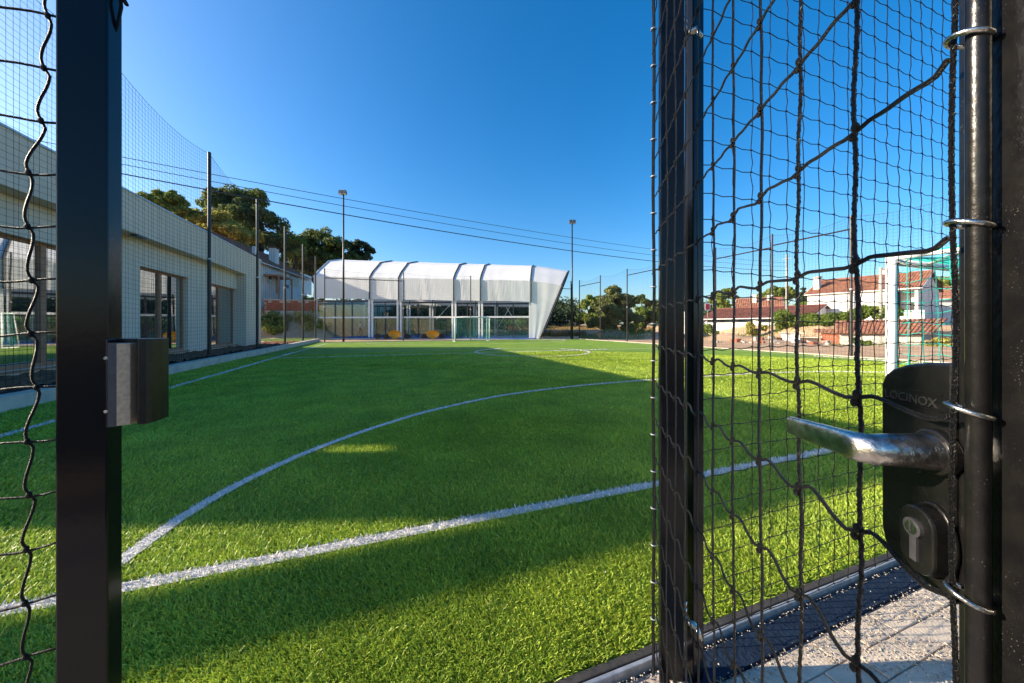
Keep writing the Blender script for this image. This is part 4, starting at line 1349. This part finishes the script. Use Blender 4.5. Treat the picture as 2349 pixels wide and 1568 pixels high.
# white house with orange roof
h1_, A, B, d, nr_ = house('house', 'two-storey white house with orange tiled roof and corner porch', (42.6, 50.0), (47.9, 40.85), 10.0, -0.3, 5.9, 8.15, M['plaster'], M['tile'], front=False)
# front wall up to the porch
qp = on_face(A, d, 2056)
Lf = (B - A).length
def trf(q, n, z): p = A + d * q - nr_ * n; return cw(p.x, p.y, z)
MB(trf).box(0, qp, -0.25, 0.0, -0.3, 5.9).build('front_wall', M['plaster'], h1_)
MB(trf).box(qp, Lf, -1.9, -1.7, -0.3, 5.9).build('porch_wall', M['plaster'], h1_)
MB(trf).box(qp, Lf, -1.69, 0.1, 1.7, 1.95).build('porch_floor', M['plaster'], h1_)
MB(trf).box(qp, Lf, -1.69, 0.0, 5.6, 5.9).build('porch_lintel', M['plaster'], h1_)
MB(trf).box(Lf - 0.28, Lf - 0.02, -0.26, 0.0, 1.95, 5.6).build('porch_column', M['plaster'], h1_)
MB(trf).box(Lf - 1.5, Lf + 0.5, 0.02, 0.18, 2.0, 3.2).build('balcony_parapet', M['plaster'], h1_)
MB(trf).box(Lf - 1.3, Lf - 0.3, 0.0, 0.5, -0.9, 1.69).build('balcony_pier', M['oldplaster'], h1_)
MB(trf).box(qp + 0.9, qp + 1.5, -1.7, -1.66, 2.9, 4.3).build('porch_window', M['windark'], h1_)
for (u0, u1, v0, v1) in ((1880, 1918, 675, 708), (1953, 1988, 678, 702), (2014, 2045, 668, 706)):
    fr2 = face_box(h1_, 'window', M['shutter'], A, d, nr_, u0, u1, v0, v1, 0.02, 0.1)
    q0, q1 = sorted((on_face(A, d, u0), on_face(A, d, u1)))
    Zm = A.y + d.y * (q0 + q1) / 2
    z1 = HC + (VH - v0) / F * Zm
    MB(trf).box(q0 - 0.1, q1 + 0.1, 0.0, 0.14, z1 + 0.01, z1 + 0.1).build('hood', M['plaster'], fr2)
def trq(q, n, z): p = A + d * q + nr_ * n; return cw(p.x, p.y, z)
ch = MB(trq).box(0.2, 0.9, 1.4, 2.1, 5.9, 8.35).build('chimney', M['plaster'], h1_)
MB(trq).box(0.1, 1.0, 1.3, 2.2, 8.36, 8.5).build('chimney_cap', M['polegrey'], ch)
ch = MB(trq).box(6.4, 7.0, 5.0, 5.7, 8.0, 8.9).build('chimney', M['plaster'], h1_)
MB(trq).box(6.3, 7.1, 4.9, 5.8, 8.91, 9.05).build('chimney_cap', M['tile'], ch)

# long low garage
gA, gB = ((1612 - U0) / F * 57, 57.0), ((1856 - U0) / F * 45, 45.0)
h2_, A, B, d, nr_ = house('garage', 'long low white garage with brownish red tiled roof', gA, gB, 9.0, 0.0, 2.55, 4.15, M['plaster'], M['tiledark'], over=0.45)
h2_['category'] = 'garage'
face_box(h2_, 'vent_window', M['windark'], A, d, nr_, 1668 - 46, 1727, 732.5, 740.5, 0.02, 0.06)
face_box(h2_, 'vent_window', M['windark'], A, d, nr_, 1741, 1788, 733, 740.5, 0.02, 0.06)
for u in (1660, 1700, 1760, 1800): face_box(h2_, 'gate_panel', M['shutter'], A, d, nr_, u - 17, u + 17, 742, 766, 0.015, 0.05)

# house behind the garage
h3_, A, B, d, nr_ = house('house', 'house with red roof and grey gable behind the garage', ((1690 - U0) / F * 66, 66.0), ((1792 - U0) / F * 62, 62.0), 9.5, 0.3, 4.8, 6.7, M['plaster'], M['tile'], over=0.4, step=0.35)
def trq(q, n, z): p = A + d * q + nr_ * n; return cw(p.x, p.y, z)
MB(trq).box(2.4, 3.0, 2.2, 2.8, 5.3, 7.3).build('chimney', M['plaster'], h3_)
MB(trq).box(4.6, 5.0, 3.2, 3.6, 5.9, 7.2).build('chimney', M['plaster'], h3_)

# distant house at the right edge and one peeping over the garage
house('house', 'white house with red roof and shaded veranda beyond the porch house', (58.5, 49.0), (66.5, 46.0), 7.5, 0.0, 5.2, 7.0, M['plaster'], M['tile'], step=0.4)
house('house', 'small distant house with red roof between the trees and the garage', ((1846 - U0) / F * 80, 80.0), ((1876 - U0) / F * 78, 78.0), 6, 2.0, 7.2, 8.8, M['plaster'], M['tile'], step=0.5)

# tile-roofed shed
sA, sB = Vector(((1926 - U0) / F * 33, 33.0)), Vector(((2116 - U0) / F * 29.5, 29.5))
sd_ = (sB - sA).normalized(); sn = Vector((-sd_.y, sd_.x))
sh = thing('shed', 'low weathered shed with orange tiled lean-to roof', 'shed', cw(sA.x, sA.y, -0.95))
SL = (sB - sA).length
def trs(q, n, z): p = sA + sd_ * q + sn * n; return cw(p.x, p.y, z)
mb = MB(trs)
mb.box(0, SL, 0, 0.25, -1.1, 0.55); mb.box(0, SL, 3.2, 3.4, -1.1, 1.6); mb.box(0, 0.2, 0.25, 3.2, -1.1, 0.6); mb.box(SL - 0.2, SL, 0.25, 3.2, -1.1, 0.6)
mb.build('wall', M['oldplaster'], sh)
rm = MB()
tile_roof(rm, trs(-0.3, -0.45, 0.60), trs(SL + 0.5, -0.45, 0.60), trs(-0.3, 3.6, 1.80), trs(SL + 1.9, 3.6, 1.95), 0.24, 0.4, 0.07)
rm.build('roof', M['tile'], sh)
MB(trs).box(2.6, 2.75, -0.03, 0.02, -1.0, 0.5).build('door_jamb', M['polegrey'], sh)
# brick pier and slabs
def trp(q, n, z): p = sA + sd_ * q + sn * n; return cw(p.x, p.y, z)
bp_ = thing('brick_shed', 'small orange brick lean-to with thin tiled roof beside the shed', 'shed', trp(-0.7, 0, -0.95))
for r in range(8):
    for c in range(4):
        MB(trp).box(-1.32 + c * 0.32 + (0.0 if r % 2 else 0.05), -1.32 + c * 0.32 + 0.305, -0.02, 0.18, -1.05 + r * 0.205, -1.05 + r * 0.205 + 0.19).build('brick', M['brick'], bp_)
MB(trp).box(-1.32, -0.04, 0.03, 2.6, -1.06, 0.58).build('core_wall', M['oldplaster'], bp_)
rm = MB(); tile_roof(rm, trp(-1.9, -0.3, 0.62), trp(-0.1, -0.3, 0.62), trp(-2.0, 2.6, 1.0), trp(0.2, 2.6, 1.0), 0.24, 0.5, 0.04); rm.build('roof', M['tile'], bp_)
lw = thing('low_outhouse', 'low pale outhouse with flat slab roof beside the brick lean-to', 'outhouse', trp(-3.0, 0, -0.9))
MB(trp).box(-4.4, -2.9, -0.2, 1.2, -1.0, 0.55).build('wall', M['plaster'], lw)
MB(trp).box(-2.9, -1.5, 0.3, 1.6, -1.0, 0.15).build('wall', M['oldplaster'], lw)
MB(trp).box(-4.5, -2.4, -0.35, 1.4, 0.56, 0.66).build('slab', M['concrete'], lw)
MB(trp).box(-2.85, -1.5, -0.5, 1.7, 0.16, 0.24).build('slab', M['concrete'], lw)

# left house on the bank
h4_, A, B, d, nr_ = house('house', 'white house with dark red roof above the brick wall', (-26.7, 35.0), (-29.9, 50.5), 9.0, 3.2, 8.35, 11.1, M['plaster'], M['tile'], step=0.3, over=0.5, depthdir=1)
for nm, m_, a in (('window', M['windark'], (665, 685, 634.5, 657)), ('window', M['windark'], (616, 622, 634.5, 651)), ('door', M['wood'], (632.6, 642, 631, 674)), ('door', M['whitepaint'], (697, 714, 632, 676)), ('hatch', M['lampgrey'], (656, 662, 654, 662))):
    face_box(h4_, nm, m_, A, d, nr_, *a, out=0.04, th=0.1)
def trq(q, n, z): p = A + d * q + nr_ * n; return cw(p.x, p.y, z)
qc = on_face(A, d, 656)
ch = MB(trq).box(qc - 0.55, qc + 0.55, 1.0, 1.7, 8.5, 11.0).build('chimney', M['plaster'], h4_)
MB(trq).box(qc - 0.65, qc + 0.65, 0.9, 1.8, 11.01, 11.15).build('chimney_cap', M['tiledark'], ch)
qc = on_face(A, d, 622)
MB(trq).box(qc - 0.15, qc + 0.15, 1.6, 1.9, 8.9, 10.4).build('flue', M['plaster'], h4_)
MB(trq).box(on_face(A, d, 604), on_face(A, d, 640), -1.6, -0.05, 6.9, 7.05).build('porch_roof', M['wood'], h4_)
for u in (606, 639):
    qc = on_face(A, d, u)
    MB(trq).box(qc - 0.06, qc + 0.06, -1.5, -1.38, 3.4, 6.89).build('porch_post', M['wood'], h4_)
# antenna
qc = on_face(A, d, 655)
# retaining wall of orange blocks
rw = thing('retaining_wall', 'orange hollow-brick retaining wall below the white house', 'wall', cw(-26, 37, 0.5))
wA = Vector(((606 - U0) / F * 36.6, 36.6)); wB = Vector(((738 - U0) / F * 38.4, 38.4))
wd_ = (wB - wA).normalized(); wn2 = Vector((-wd_.y, wd_.x)); WL = (wB - wA).length
def trw(q, n, z): p = wA + wd_ * q + wn2 * n; return cw(p.x, p.y, z)
MB(trw).box(0, WL, 0.02, 0.6, -0.2, 2.95).build('base_wall', M['oldplaster'], rw)
MB(trw).box(0.03, WL - 0.03, 0.05, 0.2, 2.96, 4.05).build('core_wall', M['oldplaster'], rw)
for r in range(5):
    c = 0
    q = (r % 2) * 0.17
    while q < WL - 0.36:
        if not (r == 4 and (c * 7 + 3) % 5 < 2):
            MB(trw).box(q, q + 0.335, 0.0 + random.uniform(0, .015), 0.045, 2.97 + r * 0.215, 2.97 + r * 0.215 + 0.205).build('brick', M['brick'], rw)
        q += 0.345; c += 1
MB(trw).box(-0.1, WL, -0.05, 0.7, 4.06, 4.2).build('coping', M['concrete'], rw)

# utility pole, wires, sign
up = cw((1805 - U0) / F * 45.2, 45.2)
upz = tz(up)
ut = thing('utility_pole', 'tapered concrete utility pole beside the hedge', 'utility pole', (up.x, up.y, upz))
MB().tube([(up.x, up.y, upz - 0.3), (up.x, up.y, 10.7)], [0.17, 0.11], 10).build('shaft', M['polegrey'], ut, smooth=True)
dv = cw(0.5, -0.86)
MB().tube([up + dv * -0.5 + Vector((0, 0, 10.1)), up + dv * 0.5 + Vector((0, 0, 10.1))], 0.05, 6).build('cross_arm', M['polegrey'], ut)
up2 = cw((2020 - U0) / F * 36.5, 36.5)
u2z = tz(up2)
ut2 = thing('utility_pole', 'pale concrete utility pole standing against the white house', 'utility pole', (up2.x, up2.y, u2z))
MB().tube([(up2.x, up2.y, u2z - 0.3), (up2.x, up2.y, HC + 135 / F * 36.5)], [0.19, 0.14], 10).build('shaft', M['polegrey'], ut2, smooth=True)
def wZ(w): return -17.2 + 53.1 * w, 15.4 + 29.8 * w
def wW(u):
    t = (u - U0) / F
    return (17.2 + 15.4 * t) / (53.1 - 29.8 * t)
for i, (vs_, r) in enumerate(((((283, 357), (734, 452), (1490, 570), (1805, 604)), 0.016), (((283, 372), (734, 470), (1490, 583), (1805, 613)), 0.016), (((283, 394), (734, 490), (1490, 597), (1805, 622)), 0.028))):
    ws, zz = [], []
    for u, v in vs_:
        w_ = wW(u); xc, Z = wZ(w_)
        ws.append(w_); zz.append(HC + (VH - v) / F * Z)
    pf = np.polyfit(ws, zz, 2)
    pts = []
    for w_ in np.linspace(-0.22, wW(1805), 44):
        xc, Z = wZ(w_)
        pts.append(cw(xc, Z, float(np.polyval(pf, w_))))
    o = MB().tube(pts, r, 5).build('power_line', M['wire'])
    tag(o, ['topmost thin overhead power line crossing the sky', 'middle overhead power line crossing the sky', 'thick lowest overhead power cable crossing the sky'][i], 'power line', 'overhead power lines')
wp = cw(*wZ(-0.22))
wpo = thing('utility_pole', 'concrete utility pole holding the power lines behind the beige building', 'utility pole', (wp.x, wp.y, -0.1))
MB().tube([(wp.x, wp.y, -0.3), (wp.x, wp.y, 9.9)], [0.17, 0.11], 10).build('shaft', M['polegrey'], wpo, smooth=True)

sp = cw((1623 - U0) / F * 44, 44)
szz = tz(sp)
sg_ = thing('road_sign', 'red sign board with white border on a thin post', 'sign', (sp.x, sp.y, szz))
def trg(x, y, z): return sp + cw(x, y) + Vector((0, 0, z))
MB(trg).tube([(0, 0.03, szz - 0.1), (0, 0.03, 4.2)], 0.04, 8).build('post', M['polegrey'], sg_)
bd = MB(trg).prism(rrect(-0.34, 0.34, HC + 36 / F * 44, HC + 53 / F * 44, 0.1), -0.03, 0.0, fn=lambda a, b, dd: (a, dd, b)).build('board', M['whitepaint'], sg_)
MB(trg).prism(rrect(-0.26, 0.26, HC + 38 / F * 44, HC + 51 / F * 44, 0.06), -0.036, -0.031, fn=lambda a, b, dd: (a, dd, b)).build('red_field', M['red'], bd)
sw = cw((1606 - U0) / F * 47, 47)
def trg2(x, y, z): return sw + cw(x, y) + Vector((0, 0, z))
tag(MB(trg2).prism([(-2.0, -0.1), (1.15, -0.1), (1.15, 1.0), (0.5, 2.0), (-0.4, 3.3), (-2.0, 3.3)], 0, 0.3, fn=lambda a, b, dd: (a, dd, b)).build('boundary_wall', M['plaster']), 'white sloping end wall beside the garage', 'wall')

# pipe and distant shed roof beyond the court
sA2 = cw((1255 - U0) / F * 62, 62)
fs_ = thing('field_shed', 'long pale flat-roofed field shed behind the floodlight', 'shed', (sA2.x, sA2.y, 0.5))
def trh(x, y, z): return sA2 + cw(x, y) + Vector((0, 0, z))
MB(trh).box(-3.0, 6.2, 0, 3, 2.2, 2.5).build('roof', M['whitepaint'], fs_)
MB(trh).box(-2.8, 6.0, 0.3, 2.8, 0.3, 2.19).build('wall', M['oldplaster'], fs_)

# ------------------------------------------------------------------ trees and bushes
def leaf_cloud(centres, radii, n, size, rng, flat=0.85):
    k = len(centres)
    wts = np.array(radii) ** 2; wts = wts / wts.sum()
    ci = rng.choice(k, n, p=wts)
    d = rng.normal(0, 1, (n, 3)); d /= np.linalg.norm(d, axis=1)[:, None]
    rr = np.array(radii)[ci] * rng.uniform(0.35, 1.08, n) ** 0.6
    C = np.array(centres)[ci] + d * rr[:, None] * np.array([1, 1, flat])
    a = rng.normal(0, 1, (n, 3)); a /= np.linalg.norm(a, axis=1)[:, None]
    nrm = d * 0.9 + a * 0.8 + np.array([0, 0, 0.3]); nrm /= np.linalg.norm(nrm, axis=1)[:, None]
    t = np.cross(nrm, rng.normal(0, 1, (n, 3))); t /= np.linalg.norm(t, axis=1)[:, None] + 1e-9
    b = np.cross(nrm, t)
    s = size * rng.uniform(0.55, 1.35, n)[:, None]
    V = np.stack([C - t * s, C + b * s * 0.55 + nrm * s * 0.12, C + t * s, C - b * s * 0.55 + nrm * s * 0.12], 1).reshape(-1, 3)
    Fq = np.arange(n)[:, None] * 4 + np.array([0, 1, 2, 3])
    return V, Fq

def clumps(blobs, per, rng, frac=0.42):
    cs, rs = [], []
    for (x, y, z, r) in blobs:
        for i in range(per):
            d = rng.normal(0, 1, 3); d /= np.linalg.norm(d)
            if d[2] < -0.5: d[2] *= -0.6
            q = rng.uniform(0.5, 0.95)
            cs.append((x + d[0] * r * q, y + d[1] * r * q, z + d[2] * r * q * 0.85))
            rs.append(r * frac * rng.uniform(0.6, 1.25))
    return cs, rs

def tree(name, label, u, Z, zbase, blobs, leaf, n=6000, size=0.28, per=11, group=None, cat='tree', trunk=0.28, seed=1, frac=0.42, lean=0.0):
    """blobs: (u, v, dZ, radius in px)"""
    rng = np.random.default_rng(seed)
    bb = []
    for (bu, bv, dz, rp) in blobs:
        p = px(bu, bv, Z + dz)
        bb.append((p.x, p.y, p.z, rp / F * Z))
    base = cw((u - U0) / F * Z, Z, zbase)
    t = thing(name, label, cat, base, group)
    cs, rs = clumps(bb, per * 2, rng, frac * 0.8)
    V, Fq = leaf_cloud(cs, rs, int(n * 1.9), size * 0.85, rng)
    cr = npmesh('crown', V, Fq, leaf, parent=t)
    cr['kind'] = 'stuff'
    if trunk:
        mb = MB()
        top = Vector((sum(b[0] for b in bb) / len(bb), sum(b[1] for b in bb) / len(bb), sum(b[2] for b in bb) / len(bb)))
        m1 = base.lerp(top, 0.45) + cw(lean, 0)
        mb.tube([base - Vector((0, 0, 0.2)), base.lerp(m1, 0.5), m1, top], [trunk * 1.25, trunk, trunk * 0.8, trunk * 0.35], 9)
        for b in bb:
            q = Vector(b[:3])
            mb.tube([m1, m1.lerp(q, 0.5) + Vector((0, 0, 0.3)), q], [trunk * 0.5, trunk * 0.3, trunk * 0.1], 6)
        for i in range(0, len(cs), 3):
            q = Vector(cs[i]); b = min(bb, key=lambda e: (Vector(e[:3]) - q).length)
            mb.tube([Vector(b[:3]), q], [trunk * 0.14, trunk * 0.04], 4)
        mb.build('trunk', M['bark'], t, smooth=True)
    return t

tree('tree', 'yellow-green tree rising behind the beige building roof', 372, 42, 2.0, [(352, 470, 0, 36), (395, 468, 1, 32), (420, 492, 0, 24), (370, 505, 0, 40)], M['leaf_mid'], 7000, 0.24, seed=2)
tree('tree', 'tall dark evergreen tree behind the white house', 560, 54, 4.0, [(500, 478, 0, 40), (560, 470, 2, 46), (600, 505, 0, 44), (540, 530, 2, 55), (610, 560, 0, 42), (560, 590, 1, 50), (510, 585, 0, 46), (620, 605, 1, 40), (555, 505, 0, 44), (470, 520, 3, 36), (585, 455, 1, 26), (505, 452, 0, 24)], M['leaf_dark'], 24000, 0.26, seed=3, trunk=0.45)
tree('tree', 'sunlit yellowish tree in front of the dark evergreen', 490, 47, 3.0, [(462, 510, 0, 32), (500, 515, 1, 36), (530, 540, 0, 34), (480, 545, 0, 36), (545, 575, 1, 30), (570, 545, 3, 30), (510, 580, 0, 34)], M['leaf_yellow'], 12000, 0.23, seed=4)
tree('tree', 'dense dark green tree above the white pavilion roof', 720, 62, 4.0, [(690, 560, 0, 30), (730, 550, 1, 34), (770, 565, 0, 30), (700, 590, 0, 36), (755, 590, 2, 40), (660, 545, 1, 24), (725, 610, 0, 34), (690, 620, 0, 32), (765, 610, 0, 34), (800, 600, 1, 28), (725, 580, 0, 36)], M['leaf_dark'], 13000, 0.26, seed=5)
tree('tree', 'bright leafy tree between the dark trees', 672, 56, 4.0, [(668, 560, 0, 22), (680, 585, 0, 24), (690, 565, 1, 20)], M['leaf_mid'], 4500, 0.24, seed=6)
tree('tree', 'round-topped pine at the end of the pavilion roof', 820, 66, 3.5, [(805, 566, 0, 18), (830, 568, 0, 20), (848, 578, 1, 14), (815, 585, 0, 20), (838, 592, 0, 18), (800, 600, 0, 22)], M['leaf_pine'], 5000, 0.24, seed=7)
tree('olive_tree', 'broad olive tree standing on the bare earth', 1412, 45, 0.5, [(1404, 675, 0, 24), (1408, 702, 0, 34), (1412, 725, 0, 36), (1385, 705, 0, 28), (1430, 700, 0, 28), (1408, 730, -1, 32), (1450, 735, 0, 24), (1372, 742, 0, 22), (1440, 755, 0, 18), (1395, 752, 0, 20)], M['leaf_olive'], 20000, 0.17, seed=8, trunk=0.3)
tree('tree', 'dark tree beside the leaning end of the pavilion', 1290, 66, 1.0, [(1283, 708, 0, 18), (1305, 712, 1, 18), (1285, 735, 0, 20), (1315, 735, 0, 18)], M['leaf_pine'], 6000, 0.26, seed=9)
tree('tree', 'loose yellow-green tree left of the olive tree', 1352, 56, 1.0, [(1345, 700, 0, 18), (1362, 690, 1, 18), (1340, 735, 0, 20), (1368, 720, 0, 18)], M['leaf_mid'], 6000, 0.2, seed=10)
tree('tree', 'bright green bushy tree right of the olive tree', 1475, 50, 0.8, [(1470, 722, 0, 20), (1490, 732, 0, 20), (1462, 748, 0, 16), (1500, 716, 1, 16), (1525, 730, 0, 18)], M['leaf_bright'], 6000, 0.2, seed=11)
tree('tree', 'distant dark tree behind the olive tree', 1465, 78, 1.5, [(1440, 692, 0, 16), (1470, 690, 0, 18), (1500, 700, 0, 16), (1535, 696, 0, 18)], M['leaf_dark'], 5000, 0.32, seed=12)
tree('tree', 'round green tree behind the red road sign', 1665, 74, 1.0, [(1648, 690, 0, 18), (1672, 678, 0, 20), (1695, 694, 1, 14), (1660, 710, 0, 20)], M['leaf_mid'], 6000, 0.28, seed=13)
tree('tree', 'green tree behind the house with the grey gable', 1790, 82, 1.5, [(1752, 690, 0, 18), (1775, 676, 0, 18), (1800, 674, 1, 20), (1822, 684, 0, 14), (1785, 695, 0, 22)], M['leaf_mid'], 7000, 0.3, seed=14)
tree('conifer', 'small pointed conifer left of the white house', 1842, 76, 1.5, [(1842, 664, 0, 5), (1842, 676, 0, 9), (1842, 690, 0, 13), (1842, 704, 0, 15)], M['leaf_pine'], 3000, 0.24, seed=15)
tree('tree', 'bright shrub tree between the garage and the white house', 1838, 55, 1.0, [(1830, 708, 0, 12), (1848, 702, 1, 14)], M['leaf_bright'], 2500, 0.2, seed=16)
tree('tree', 'green tree beyond the porch of the white house', 2172, 62, 1.0, [(2160, 650, 0, 18), (2185, 655, 0, 20), (2210, 650, 0, 22), (2175, 670, 0, 20)], M['leaf_mid'], 5000, 0.26, seed=17)
def hedge(name, label, pts, Z0, Z1, leaf, n, size, seed, cat='hedge'):
    rng = np.random.default_rng(seed)
    cs, rs = [], []
    for (u, v, r) in pts:
        f_ = (u - pts[0][0]) / max(1, pts[-1][0] - pts[0][0])
        Z = Z0 + (Z1 - Z0) * f_
        p = px(u, v, Z)
        for q in range(4):
            e = rng.normal(0, 0.35, 3) * r / F * Z
            cs.append((p.x + e[0], p.y + e[1], p.z + e[2])); rs.append(r / F * Z * rng.uniform(0.6, 1.0))
    V, Fq = leaf_cloud(cs, rs, n, size, rng)
    c = np.array(cs).mean(0)
    lo = V[:, 2].min()
    o = npmesh(name, V, Fq, leaf, loc=(c[0], c[1], lo))
    return tag(o, label, cat)
hedge('hedge', 'long green leafy hedge below the white house', [(u, 728 + 8 * math.sin((u - 1790) / 45) + (-6 if u > 1960 else 0), 15) for u in range(1792, 2062, 13)], 42, 36, M['leaf_bright'], 9000, 0.17, 21)
hedge('shrub', 'green shrub at the end of the garage wall', [(1786, 740, 12), (1800, 735, 15), (1796, 755, 14), (1786, 765, 10)], 43, 43, M['leaf_bright'], 2200, 0.15, 22, 'shrub')
hedge('shrub', 'dark green shrub below the red road sign', [(1618, 752, 10), (1630, 758, 10), (1640, 765, 8)], 44, 43, M['leaf_mid'], 1500, 0.15, 23, 'shrub')
hedge('shrub', 'yellow-green young shrub in front of the garage', [(1718, 748, 8), (1726, 756, 11), (1736, 764, 9), (1752, 752, 7)], 44, 44, M['leaf_yellow'], 1500, 0.14, 24, 'shrub')
hedge('shrub', 'low weedy shrub against the shed wall', [(1958, 782, 7), (1975, 785, 8), (1990, 790, 6)], 28, 27, M['leaf_bright'], 900, 0.10, 25, 'shrub')
hedge('shrub', 'yellowish weeds beside the goal at the shed corner', [(2120, 792, 8), (2145, 790, 11), (2170, 794, 11), (2195, 796, 10)], 24, 23, M['leaf_yellow'], 1600, 0.10, 26, 'shrub')
hedge('shrub', 'green bushes under the olive tree', [(1395, 770, 7), (1420, 772, 8), (1448, 768, 9), (1470, 762, 10), (1490, 766, 10)], 43, 42, M['leaf_bright'], 2600, 0.13, 27, 'shrub')
hedge('shrub', 'dry ivy and scrub covering the bank below the brick wall', [(u, 748 + 7 * math.sin(u * 0.2), 22) for u in range(606, 730, 11)], 36.0, 37.5, M['leaf_yellow'], 6500, 0.13, 28, 'scrub')
hedge('shrub', 'dark green bush at the corner of the beige building', [(606, 735, 16), (622, 742, 18), (640, 752, 14)], 34.5, 35, M['leaf_mid'], 3000, 0.13, 29, 'bush')
hedge('shrub', 'green plants on top of the brick retaining wall', [(700, 688, 8), (715, 690, 7), (735, 692, 7)], 39, 39.5, M['leaf_mid'], 1200, 0.12, 30, 'shrub')

# woodland and scrub seen through the pavilion, dry grass on the far bank
rng = np.random.default_rng(40)
cs, rs = [], []
for u in list(range(700, 1330, 9)) + list(range(1480, 1660, 10)):
    for lay in range(3):
        Z = (58 if u < 1400 else 84) + lay * 8 + rng.uniform(-2, 2)
        v = 728 - lay * 12 + rng.uniform(-8, 8)
        p = px(u, v, Z); cs.append(tuple(p)); rs.append(rng.uniform(1.3, 2.2) * (1 if u < 1400 else 1.3))
V, Fq = leaf_cloud(cs, rs, 38000, 0.27, rng)
tag(npmesh('woodland', V, Fq, M['leaf_pine']), 'far dark wood behind the pavilion', 'woodland', kind='stuff')
cs, rs = [], []
for u in np.arange(720, 1250, 4):
    Z = 51 + rng.uniform(-1.5, 1.5)
    p = px(u, 752 + rng.uniform(-14, 14), Z); cs.append(tuple(p)); rs.append(rng.uniform(0.5, 1.0))
V, Fq = leaf_cloud(cs, rs, 34000, 0.17, rng)
tag(npmesh('scrub', V, Fq, M['leaf_bright']), 'green and yellow scrub behind the padel courts', 'scrub', kind='stuff')
def tufts(name, label, boxes, n, h, leaf, seed):
    rng = np.random.default_rng(seed)
    Vs = []
    for (u0, u1, Z0, Z1, k) in boxes:
        Z = rng.uniform(Z0, Z1, k); u = rng.uniform(u0, u1, k)
        xc = (u - U0) / F * Z
        X = Z * SA + xc * CA; Y = Z * CA - xc * SA
        zz = terrain(X, Y)
        hh = h * rng.uniform(0.4, 1.2, k)
        a = rng.uniform(0, 6.28, k); w_ = 0.035 * (Z / 40)
        lx, ly = rng.normal(0, 0.25, k) * hh, rng.normal(0, 0.25, k) * hh
        dx, dy = np.cos(a) * w_, np.sin(a) * w_
        Vs.append(np.stack([np.stack([X - dx, Y - dy, zz - 0.05], 1), np.stack([X + dx, Y + dy, zz - 0.05], 1), np.stack([X + lx, Y + ly, zz + hh], 1)], 1).reshape(-1, 3))
    V = np.concatenate(Vs)
    Ft = np.arange(len(V)).reshape(-1, 3)
    return tag(npmesh(name, V, Ft, leaf), label, 'grass', kind='stuff')
tufts('dry_grass', 'dry straw-coloured grass on the bank beyond the courts', [(1235, 1345, 44, 60, 14000), (1200, 1500, 46, 60, 9000), (1000, 1260, 49, 56, 9000)], 0, 0.8, M['drygrass'], 51)
tufts('weeds', 'patchy weeds on the earth beside the right fence', [(1612, 1900, 34, 50, 3500), (1900, 2180, 24, 33, 1500), (1330, 1500, 36, 43, 2500)], 0, 0.28, M['leaf_olive'], 52)
# rubble
rng = np.random.default_rng(60)
for i in range(34):
    u = rng.uniform(1640, 1960); Z = rng.uniform(27, 31)
    p = cw((u - U0) / F * Z, Z); z = tz(p)
    s = rng.uniform(0.1, 0.34)
    mb = MB()
    a = rng.uniform(0, 3.1)
    pts = [(p.x + s * rng.uniform(0.6, 1.1) * math.cos(a + k * 1.05), p.y + s * rng.uniform(0.6, 1.1) * math.sin(a + k * 1.05)) for k in range(6)]
    mb.prism(pts, z - 0.06, z + s * rng.uniform(0.5, 0.9))
    tag(mb.build('rubble_stone', M['oldplaster'] if i % 3 else M['brick'], bevel=0.02), 'pale broken stone lying on the earth heap before the garage' if i % 3 else 'orange brick lump lying on the earth heap before the garage', 'stone', 'pale rubble on the earth heap' if i % 3 else 'brick rubble on the earth heap')

# scattered bits of litter and dry leaf on the turf
rng = np.random.default_rng(77)
mb = MB()
for i in range(46):
    r = rng.uniform(1.6, 9.0); th = YAW + rng.uniform(-0.75, 0.75)
    x, y = r * math.sin(th), r * math.cos(th)
    if y < 1.25 or x < -4.5: continue
    a = rng.uniform(0, 6.28); l = rng.uniform(0.003, 0.007)
    p = [(x + l * math.cos(a + k) * (1 if k % 3.0 < 1.5 else 0.5), y + l * math.sin(a + k) * 0.8, 0.018 + 0.004 * math.sin(k * 2 + i)) for k in (0, 1.57, 3.14, 4.71)]
    mb.quad(*p, mi=i % 2)
tag(mb.build('litter', [M['whitepaint'], M['drygrass']]), 'tiny pale scraps and dry leaf bits on the turf', 'litter', kind='stuff')
